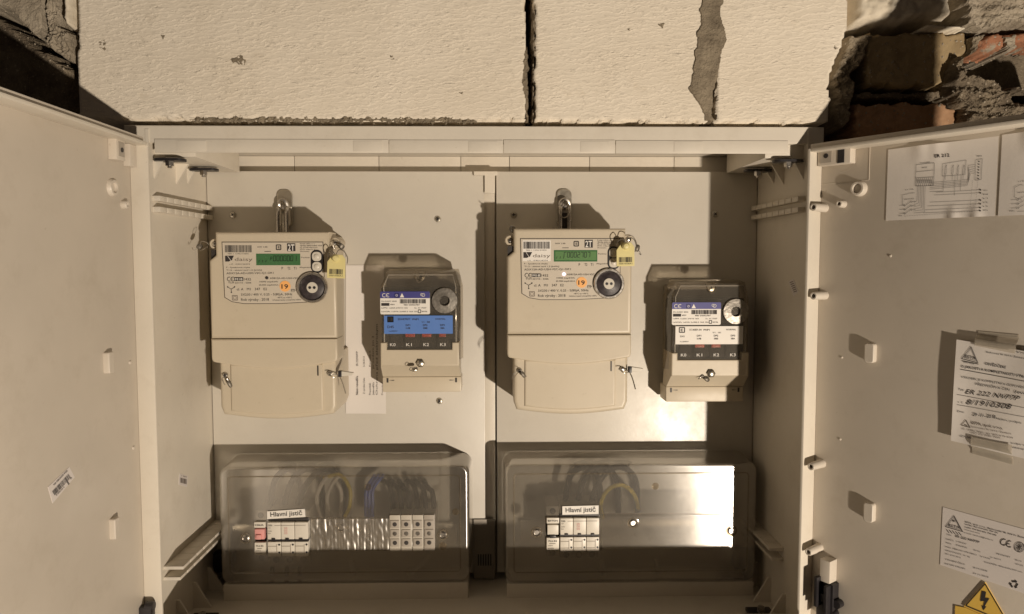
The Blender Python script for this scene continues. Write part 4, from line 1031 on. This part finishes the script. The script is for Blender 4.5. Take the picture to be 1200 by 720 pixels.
# ================================================================== SMALL CONTROL RELAYS (ripple control receivers)
KS = .001135
def sconv(px_, py_): return ((px_ - 491) * KS, (317 - py_) * KS)
def sz(zx, zy): return sconv(435 + zx / 8.0, 325 + zy / 8.0)
def small_meter(label, loc, bluelab, parts):
    t = thing('ripple_control_receiver', label, 'tariff switch', loc, 'small tariff switching units')
    FY = -.068
    B().box(-.050, .052, -.026, -.001, -.158, -.006, .003).build('back_housing', 'smoky', t)
    # smoked clear hood, chamfered shoulders
    hp = [(-.052, -.120), (.053, -.120), (.053, -.022), (.048, -.0015), (-.044, -.0015), (-.052, -.020)]
    b = B(); b.prism(hp, -.024, FY + .0035, .006, draft=.0030); b.build('clear_hood', 'hood', t)
    hf = offset(hp, .0045); b = B(); q_ = [hf[1], hf[2], hf[3], hf[4], hf[5], hf[0]]
    b.tube([(x, FY + .0036, z) for x, z in q_], .0007, 6, sm=1); b.build('edge_glint', 'hoodglint', t)  # pale tube along the front outline stands in for edge highlights
    b = B(); b.tube([(-.006, -.055, -.0015), (-.005, FY, -.010), (0, FY - .001, -.016), (.006, FY, -.010), (.007, -.055, -.0015)], .0008, 6); b.build('hanger_loop', 'hood', t)
    # dark works under the hood
    q0, q1 = sz(80, 100), sz(790, 680)
    b = B(); b.box(q0[0], q1[0], -.056, -.027, q1[1], q0[1], .002); wk = b.build('works', 'works', t)
    for i, zx in enumerate((165, 300, 460, 610)):
        a, c = sz(zx, 530), sz(zx + 118, 668); b = B(); b.box(a[0], c[0], -.0600, -.0558, c[1], a[1], .0008); b.build('relay', 'works', wk)
    for zx in ((310, 400), (468, 555), (628, 690))[:3 if bluelab else 2]:
        a, c = sz(zx[0], 535), sz(zx[1], 568); b = B(); b.box(a[0], c[0], -.0625, -.0600, c[1], a[1], .0004); b.build('indicator', 'red', wk)
    k = Ink(sz, FY + .0018, ['white'])
    for s_, a in (('K0', 168), ('K1', 320), ('K2', 482), ('K3', 640)): k.text(s_, (a, 650), (a + 52, 650), 28)
    k.build('relay_marks', wk)
    # upper label
    a, c = sz(80, 135), sz(546, 350)
    b = B(); b.prism(rrect((a[0] + c[0]) / 2, (a[1] + c[1]) / 2, c[0] - a[0], a[1] - c[1], .002), FY + .0034, FY + .0028, 0); lb = b.build('rating_label', 'white', t, smooth=False)
    k = Ink(sz, FY + .0024, ['ink', 'blue', 'white', 'greyink'])
    k.poly([(90, 135), (536, 135), (546, 142), (546, 198), (80, 198), (80, 142)], 1)
    for dx in (0, 36): k.ring(118 + dx, 170, 17, 5, 2, a0=50, a1=310, n=12, dy=.0003)
    k.line((140, 170), (156, 170), 4, 2, dy=.0003); k.frame(218, 152, 252, 190, 4, 2); k.ring(235, 171, 9, 3, 2, n=10, dy=.0003); k.poly([(285, 150), (305, 190), (265, 190)], 2, dy=.0003); k.ring(484, 168, 15, 4, 2, dy=.0003); k.ring(470, 164, 12, 3, 2, n=12, dy=.0003)
    k.b.v = [(x, y - (.0003 if k.b.mi[0] is None else 0), z) for x, y, z in k.b.v]
    k.bars(265, 208, 510, 248, 30); k.text('980 50002787', (300, 268), (450, 268), 13)
    k.text('FN-DAEC 4DD', (92, 233), (235, 233), 12); k.rect(90, 244, 166, 270); k.text('400V', (174, 264), (216, 264), 13)
    k.text('1xPPA 1x25A 2/4/10 16A', (90, 296), (338, 296), 12); k.text('Sn. 41 7507', (400, 296), (512, 296), 12)
    k.text('1xNOPa 1x0VA 2x400.3 16A 30s', (90, 330), (430, 330), 12); k.frame(436, 308, 460, 336, 6); k.text('80/96', (470, 330), (520, 330), 12)
    k.build('print', lb)
    # lower label
    a, c = sz(114, 362), sz(760, 534)
    b = B(); b.prism(rrect((a[0] + c[0]) / 2, (a[1] + c[1]) / 2, c[0] - a[0], a[1] - c[1], .0006), FY + .0034, FY + .0018, 0); lb = b.build('setting_label', 'bluelabel' if bluelab else 'white', t, smooth=False)
    k = Ink(sz, FY + .0014, ['ink', 'greyink'])
    if bluelab: k.rect(146, 370, 204, 424)
    k.frame(150, 374, 200, 420, 8)
    k.text('E', (164, 410), (184, 410), 24, 0 if not bluelab else 1, True)
    k.text('EDHE7RET' if bluelab else 'SC40ER-04', (246, 404), (362, 404), 17); k.text('FNP1', (382, 404), (440, 404), 15, 0, True); k.text('NORMAL', (598, 402), (692, 402), 15)
    k.text('D45' if bluelab else 'D43', (146, 480) if bluelab else (160, 466), (206, 480) if bluelab else (200, 466), 24 if bluelab else 16); k.text('V1 : 88' if bluelab else 'V1 : 81', (466, 430), (546, 430), 14)
    for i, (aa, bb) in enumerate((('DP1', '1/8'), ('DP2', '3BE'), ('DP3', '3BA'))):
        k.text(aa, (318 + i * 162, 460), (360 + i * 162, 460), 16, 0, True); k.text(bb, (320 + i * 162, 488), (360 + i * 162, 488), 15, 0, True)
    k.text('1x200V', (160, 514), (240, 514), 12)
    k.build('print', lb)
    # ring magnet
    c0 = sz(686, 222); C = (c0[0], FY + .003, c0[1])
    b = B(); b.lathe(C, [(.0175, .002), (.0175, -.0015), (.0168, -.0030), (.0070, -.0036), (.0062, -.0026), (.0060, .0015)], 40); rg = b.build('optical_ring', 'ringmetal', t)
    b = B(); b.lathe(C, [(.0062, .0008), (.0001, .0006)], 24); b.build('ring_hole', 'black', rg)
    # beige terminal cover, U shaped top, step and foot
    a0 = sconv(445, 402); z1 = sconv(0, 402)[1]; z2 = sconv(0, 410.5)[1]; z3 = sconv(0, 430)[1]; z4 = sconv(0, 442)[1]; z5 = sconv(0, 460.5)[1]
    xa, xb, xc, xd = -.0525, .0525, sconv(452, 0)[0], sconv(529, 0)[0]
    b = B(); b.prism([(xa, z1), (xa, z3), (xb, z3), (xb, z1), (xd, z1), (xd, z2), (xc, z2), (xc, z1)], -.022, FY + .001, .0016)
    cv = b.build('terminal_cover', 'meter', t)
    FF = -.043                      # the foot stands further back than the cover
    z4 = (z3 - .004) if False else (308 - 442) / F * (1.035 + FF) + (317 - 308) / F * (1.035 + FY); z5 = (308 - 460.5) / F * (1.035 + FF) + (317 - 308) / F * (1.035 + FY)
    b = B(); b.loft([[(xa, -.021, z3 + .0004), (xb, -.021, z3 + .0004), (xb, FY + .0022, z3 + .0004), (xa, FY + .0022, z3 + .0004)], [(xa - .0010, -.021, z4), (xb + .0010, -.021, z4), (xb + .0010, FF, z4), (xa - .0010, FF, z4)]]); b.build('cover_slope', 'meter', t, smooth=False)
    b = B(); b.box(xa - .0015, xb + .0015, FF - .0004, -.006, z5, z4 - .0003, .0020); ftt = b.build('cover_foot', 'meter', t)
    for sgn in (-1, 1):
        x = sgn * .047; b = B(); b.box(x - .0012, x + .0012, FF - .0010, FF - .0002, z4 - .008, z4 - .002); b.add([(x - sgn * .0015, FF - .0008, z4 - .0050), (x - sgn * .009, FF - .0008, z4 - .0044), (x - sgn * .009, FF - .0008, z4 - .0056)], [(0, 1, 2)]); b.build('notch', 'dark', ftt, smooth=False)
    b = B(); b.lathe((.001, FY + .0008, z3 + .004), [(.0058, 0), (.0056, -.003), (.0040, -.0042), (.0001, -.0044)], 6); b.build('cover_screw', 'zinc', t)
    screw('hanger_screw', t, (.002, FY + .010, -.0085), .0058, .003, 'zinc')
    return t
SL = at(491, 317, .097); SR = at(834, 330, .097)
small_meter('small tariff switch with a blue setting label, right of the white paper slip', (SL.x, YP, SL.z), True, None)
small_meter('small tariff switch with a white setting label, half in shadow on the right plate', (SR.x, YP, SR.z), False, None)
lead('wire_seal', 486, 433, .086, 'lead seal on the cover screw of the tariff switch with blue label', .2, [[(0, 0, 0), (-4, -2, 3), (-7, -1, 0), (-3, 0, -2), (0, 0, 0)]], .0035, .008, 'zinc')
lead('wire_seal', 828, 444, .100, 'twisted lead seal on the foot of the tariff switch with white label', -.7, [[(0, 0, 0), (-5, -3, 4), (-10, -3, 2), (-6, -3, 6), (-2, -3, 1), (3, -3, 3)], [(-8, -3, 5), (-12, -3, 0), (-4, -3, 4)]], .0038, .009, 'lead')

# ================================================================== LOWER SECTION: breakers, wires, covers
def breaker3(px0, px1, top, bot, label, left):
    """three-pole breaker; face at Y=.090"""
    YF = .097; a = at(px0, top, YF); c = at(px1, bot, YF); t = thing('circuit_breaker', label, 'circuit breaker', (a.x, YP, a.z), 'three-pole main breakers')
    W = c.x - a.x; H = a.z - c.z; f = YF - YP
    B().box(0, W, -.0585, -.003, -H - .012, .014, .001).build('body', 'greyterm', t)
    for k in range(3):
        x0, x1 = W * k / 3 + .0003, W * (k + 1) / 3 - .0003
        b = B(); b.box(x0, x1, f + .001, -.056, -H * .50, 0, .0012); b.build('pole_face', 'breaker', t)
        b = B(); b.box(x0, x1, f + .001, -.056, -H, -H * .57, .0012); pf = b.build('pole_base', 'breaker', t)
        b = B(); b.box(x0 + .0065, x0 + .0105, f - .0012, f + .002, -H * .52, -H * .455); b.build('toggle_slot', 'black', t, smooth=False)
        for zz in (-.65, -.88):
            b = B(); b.lathe((x1 - .0022, f + .001, H * zz), [(.0014, 0), (.0013, -.0006), (.0001, -.0007)], 10); b.build('test_hole', 'black', pf)
        b = B(); b.box(x0 + .0005, x1 - .006, f + .0002, f + .0012, -H * .70, -H * .69); b.box(x0 + .0005, x1 - .006, f + .0002, f + .0012, -H * .90, -H * .89); b.box(x1 - .0056, x1 - .0050, f + .0002, f + .0012, -H * .93, -H * .64); b.build('moulding_line', 'greyterm', pf)
        for zz in (.0075, -H - .0075):
            b = B(); b.lathe((W * (k + .5) / 3, -.0590, zz), [(.0045, 0), (.0045, -.0006), (.0001, -.0007)], 16); b.build('terminal_hole', 'black', t)
    b = B(); b.box(.0003, W - .0003, f + .004, -.056, -H * .57, -H * .50); b.build('toggle_gap', 'black', t)
    b = B(); b.box(.0, W, f + .006, -.056, .0004, .0042, .001); b.build('shroud', 'dark', t)
    k = Ink(lambda x, y: (x * .001, -y * .001), f + .0005, ['ink', 'pink', 'greyink'])
    H1 = H * 1000; W1 = W * 1000
    k.text('C63-', (1.5, 4.8), (7.5, 4.8), 2.1, 0, True); k.line((10, 4.0), (W1 - 3, 4.0), .35, 2); k.text('In 63A', (1.5, 8), (5, 8), 1.5, 2); k.text('230/400V', (1.5, 12.5), (6.5, 12.5), 1.6, 2); k.text('6kA', (1.5, 15.5), (5, 15.5), 1.5, 2)
    for i in range(3):
        for j in range(2): k.frame(W1 / 3 + 5 + j * 2.4, 7 + i * 3.4, W1 / 3 + 6.4 + j * 2.4, 9 + i * 3.4, .3, 1)
    k.build('print', t); return t
def breaker1(px0, px1, top, bot, label, pinky):
    YF = .099; a = at(px0, top, YF); c = at(px1, bot, YF); t = thing('circuit_breaker', label, 'circuit breaker', (a.x, YP, a.z))
    W = c.x - a.x; H = a.z - c.z; f = YF - YP
    B().box(0, W, -.0585, -.003, -H - .011, .014, .001).build('body', 'greyterm', t)
    B().box(.0003, W - .0003, f + .001, -.056, -.008, 0, .0008).build('brand_panel', 'breaker', t)
    B().box(0, W, f + .006, -.056, -H * .67, -.0082).build('shroud', 'dark', t)
    B().box(.0012, W - .0012, f, -.056, -H * .52, -.0095, .001).build('switch', 'pink' if pinky else 'breaker', t)
    B().box(.0003, W - .0003, f + .001, -.056, -H, -H * .62, .0008).build('lower_panel', 'breaker', t)
    b = B(); b.box(.004, W - .005, f - .003, f + .001, -H * (.50 if pinky else .60), -H * (.36 if pinky else .52), .0008); b.build('toggle', 'pink' if pinky else 'black', t)
    for zz in (.0075, -H - .006):
        b = B(); b.lathe((W * .5, -.0590, zz), [(.0042, 0), (.0042, -.0006), (.0001, -.0007)], 16); b.build('terminal_hole', 'black', t)
    k = Ink(lambda x, y: (x * .001, -y * .001), f + .0004, ['ink', 'greyink']); W1 = W * 1000; H1 = H * 1000
    k.text('EATON' if not pinky else '10kA', (2, 5), (W1 - 2, 5), 2.2, 0, True); k.text('PL6-B2', (3, H1 * .74), (W1 - 3, H1 * .74), 1.8, 0, True); k.line((4, H1 * .8), (W1 - 5, H1 * .8), .5, 1); k.text('230V', (2, H1 * .88), (9, H1 * .88), 1.5, 1); k.text('6000', (2, H1 * .96), (10, H1 * .96), 1.5, 1)
    k.build('print', t); return t
breaker1(297, 311.5, 612.5, 651, 'single-pole breaker with pink switch at the left end of the left row', True)
breaker3(312.5, 361.5, 613, 652.5, 'three-pole white main breaker in the left cover, next to the terminal blocks', True)
breaker1(640.5, 655.5, 607.5, 645, 'single-pole breaker with white switch at the left end of the right row', False)
breaker3(656.5, 702.5, 608, 646.5, 'three-pole white main breaker in the right cover', False)

# terminal blocks in the left section
def terminals():
    a = at(456, 609, .1020); t = thing('terminal_block', 'grey rail terminal blocks at the right end of the left cover', 'terminal block', (a.x, YP, a.z))
    c = at(510, 641, .1020); W = (c.x - a.x); H = a.z - c.z
    for i in range(4):
        x0, x1 = W * i / 4 + .0003, W * (i + 1) / 4 - .0005
        b = B(); b.box(x0, x1, .1020 - YP, -.004, -H - .006, .006, .0012); m_ = b.build('terminal', 'greyterm' if i == 3 else 'terminalplastic', t)
        for j in range(3):
            zz = -H * (j + .5) / 3; b = B(); b.box(x0 + .0015, x1 - .0015, .1006 - YP, .1020 - YP, zz - H * .14, zz + H * .14, .0005); b.build('clamp', 'greyterm', m_)
            b = B(); b.lathe(((x0 + x1) / 2, .1005 - YP, zz), [(.0030, 0), (.0028, -.0006), (.0001, -.0007)], 12); b.build('clamp_screw', 'dark' if j != 1 else 'steel', m_)
terminals()
def rail(pa, pb, py_, label):
    a = at(pa, py_, .158); c = at(pb, py_, .158)
    b = B(); b.box(a.x, c.x, .157, .1585, a.z - .0175, a.z + .0175, .0004).box(a.x, c.x, .1585, .1640, a.z - .013, a.z + .013)
    o = b.build('mounting_rail', 'zinc'); tag(o, label, 'mounting rail')
rail(275, 535, 628, 'zinc mounting rail behind the left clear cover'); rail(610, 870, 622, 'zinc mounting rail behind the right clear cover')

def wire(pts, r, mat, label, group=None):
    b = B(); b.tube([tuple(at(x, y, .126 + (Y - .116) * .78)) for x, y, Y in pts], r, 8, sm=8)
    o = b.build('wire', mat); return tag(o, label, 'wire', group)
GL = 'black wires looping behind the left clear cover'; GR = 'black wires looping behind the right clear cover'
for i, x in enumerate((318, 335, 351)):
    wire([(x, 600, .128), (x, 585, .124), (x + 6 + i * 4, 560, .128), (x + 22 + i * 6, 549, .140), (x + 34 + i * 8, 566, .150), (x + 36 + i * 7, 610, .154)], .0042, 'wireblack', ('leftmost','middle','rightmost')[i] + ' of three black wires looping up from the left main breaker', GL)
for i, x in enumerate((390, 402)):
    wire([(x - 14, 606, .135), (x - 18, 580, .130), (x - 4, 558, .132), (x + 10, 575, .138), (x + 9, 606, .140)], .0028, 'wirewhite', ('left','right')[i] + ' one of two pale wires looping beside the yellow wire, left cover', 'pale wires behind the left clear cover')
wire([(404, 606, .122), (410, 592, .118), (410, 572, .118), (398, 556, .124), (380, 560, .135)], .0026, 'wireyellow', 'yellow wire curving up behind the left clear cover')
for i in range(3):
    wire([(429 + i * 4, 607, .128), (429 + i * 4, 590, .124), (430 + i * 4, 572, .126), (440 + i * 5, 556, .140)], .0024, 'wireblue', ('leftmost','middle','rightmost')[i] + ' of three blue wires standing up behind the left clear cover', 'blue wires behind the left clear cover')
for i in range(6):
    x = 461 + i * 9.5; wire([(x, 612, .130), (x, 592, .124), (x - 2, 576, .126), (x - 6, 566 + (i % 3) * 3, .134), (x - 12, 562, .150)], .0036, 'wireblack', ('first','second','third','fourth','fifth','sixth','seventh')[i] + ' black wire from the left above the terminal blocks', 'black wires at the left terminal blocks')
for i, x in enumerate((663, 678, 694)):
    wire([(x, 596, .128), (x, 582, .124), (x + 6 + i * 4, 556, .128), (x + 24 + i * 5, 547, .140), (x + 38 + i * 6, 562, .150), (x + 40 + i * 6, 600, .154)], .0042, 'wireblack', ('leftmost','middle','rightmost')[i] + ' of three black wires looping up from the right main breaker', GR)
wire([(706, 606, .124), (704, 590, .118), (712, 574, .116), (728, 568, .118), (742, 578, .126), (748, 596, .140)], .0030, 'wireyellow', 'yellow wire arching beside the right main breaker behind the clear cover')
for i, x in enumerate((320, 337, 352)):
    wire([(x, 664, .128), (x, 672, .130), (x + 6, 684, .145)], .0030, 'wireblack', ('leftmost','middle','rightmost')[i] + ' of three black wires leaving the underside of the left main breaker', 'black wires under the left main breaker')
for x, lab in ((412, 'pale cable end low behind the left clear cover'), (704, 'pale cable end low behind the right clear cover'), (768, 'second pale cable end low behind the right clear cover, right of the first')):
    wire([(x, 655, .125), (x + 2, 668, .124), (x + 1, 682, .130)], .0042 if x < 760 else .0028, 'wirewhite', lab)
wire([(478, 676, .128), (486, 666, .122), (496, 658, .125), (504, 650, .13)], .004, 'wirewhite', 'slanting pale cable end behind the left clear cover')

# clear covers
def cover(x0, x1, ytop, ybot, label, screws, sign, strip, rect):
    YF = .105; a = at(x0, ytop, YF); c = at(x1, ybot, YF)
    cx, W = (a.x + c.x) / 2, c.x - a.x; H = a.z - c.z; t = thing('clear_cover', label, 'cover', (cx, YP, c.z))
    f = YF - YP
    pts = rrect(0, H / 2, W, H, .012, 6)
    b = B(); rings = [[(x, -.003, z) for x, z in offset(pts, -.003)], [(x, f + .008, z) for x, z in offset(pts, -.0005)]]
    for q in range(4):
        aa = math.pi / 2 * q / 3; rings.append([(x, f + .004 * (1 - math.sin(aa)), z) for x, z in offset(pts, .004 * (1 - math.cos(aa)))])
    rings.append([(x, f, z) for x, z in offset(pts, .0055)])
    b.loft(rings, 0, False, True); b.build('shell', 'cover', t)
    # raised inner panel edge
    q = rrect(0, H / 2 + .001, W - .022, H - .026, .006, 5); b = B(); vs = []
    r1 = [(x, f - .0002, z) for x, z in q]; r2 = [(x, f - .0014, z) for x, z in offset(q, .0010)]; r3 = [(x, f - .0002, z) for x, z in offset(q, .0020)]
    b.loft([r1, r2, r3], 0, False, False); b.build('moulded_rim', 'hood', t)
    # sill under the cover
    b = B(); b.box(-W / 2 + .002, W / 2 - .002, f, -.002, -.0275, -.0008, .0015); b.build('sill', 'shell', t)
    for (px_, py_) in screws:
        p = at(px_, py_, YF); x, z = p.x - cx, p.z - c.z
        b = B(); b.lathe((x, f, z), [(.0055, -.0002), (.0052, -.0016), (.0036, -.0026), (.0034, -.0012), (.0001, -.0012)], 20); s_ = b.build('screw', 'steel', t)
        b = B(); b.lathe((x, f, z), [(.0080, -.0001), (.0078, -.0008), (.0060, -.0010)], 24); b.build('screw_seat', 'hood', t)
    for (px_, py_, r_) in rect:
        p = at(px_, py_, YF); b = B(); b.lathe((p.x - cx, f, p.z - c.z), [(r_, -.0001), (r_ - .0003, -.0007), (r_ - .0010, -.0008), (r_ - .0012, -.0001)], 20); b.build('moulded_ring', 'hood', t)
    # sign
    P0 = Matrix.Translation(-t.location)
    def cc_(px_, py_): p = P0 @ at(px_, py_, YF - .002); return (p.x, p.z)
    o = quad_sheet('sign_label', cc_, sign, f - .0022, .0012, 'white', t, n=2)
    s0, s1 = Vector(sign[3]), Vector(sign[2]); u = (s1 - s0)
    k = Ink(cc_, f - .0026); up = Vector(sign[0]) - s0
    k.text('Hlavní jistič', tuple(s0 + u * .09 + up * .30), tuple(s0 + u * .92 + up * .30), 5.2, 0, True); k.build('print', o)
    # blanking strip
    (sx0, sy0, sx1, sy1, smat) = strip
    q0 = cc_(sx0, sy0); q1 = cc_(sx1, sy1)
    n1, n2 = 180, 20; b = B(); vs = []; fs = []
    for j in range(n2 + 1):
        for i in range(n1 + 1):
            x = q0[0] + (q1[0] - q0[0]) * i / n1; z = q0[1] + (q1[1] - q0[1]) * j / n2
            e = 0 if smat != 'crinkle' else .0008 * noise.noise(Vector((x * 330, 0, z * 30))) + .0006 * noise.noise(Vector((x * 230 + z * 90, 3, z * 120)))
            if i in (0, n1) or j in (0, n2): vs.append((x, f + .001, z))
            else: vs.append((x, f - (.0016 if smat == 'crinkle' else .0007) - e, z))
    for j in range(n2):
        for i in range(n1): a_ = j * (n1 + 1) + i; fs.append((a_, a_ + 1, a_ + n1 + 2, a_ + n1 + 1))
    b.add(vs, fs); b.build('blanking_strip', smat, t)
    return t
cover(256, 550, 548, 682, 'clear plastic cover over the left breaker row with the blue and yellow wires', [(288, 631), (519, 627), (400, 618)], [(313, 599.5), (357, 596.5), (358, 606), (313, 608.5)], (363.5, 607, 508, 646, 'crinkle'), [(519, 640, .0058), (431, 571, .005), (534, 600, .005)])
cover(592, 885, 545, 681, 'clear plastic cover over the right breaker row with a bright glare on it', [(629, 624), (742, 613), (857, 622)], [(659, 593.5), (701.5, 592.5), (701.5, 602.5), (659, 603.5)], (705, 602.5, 846, 645, 'cover'), [(768, 570, .005)])
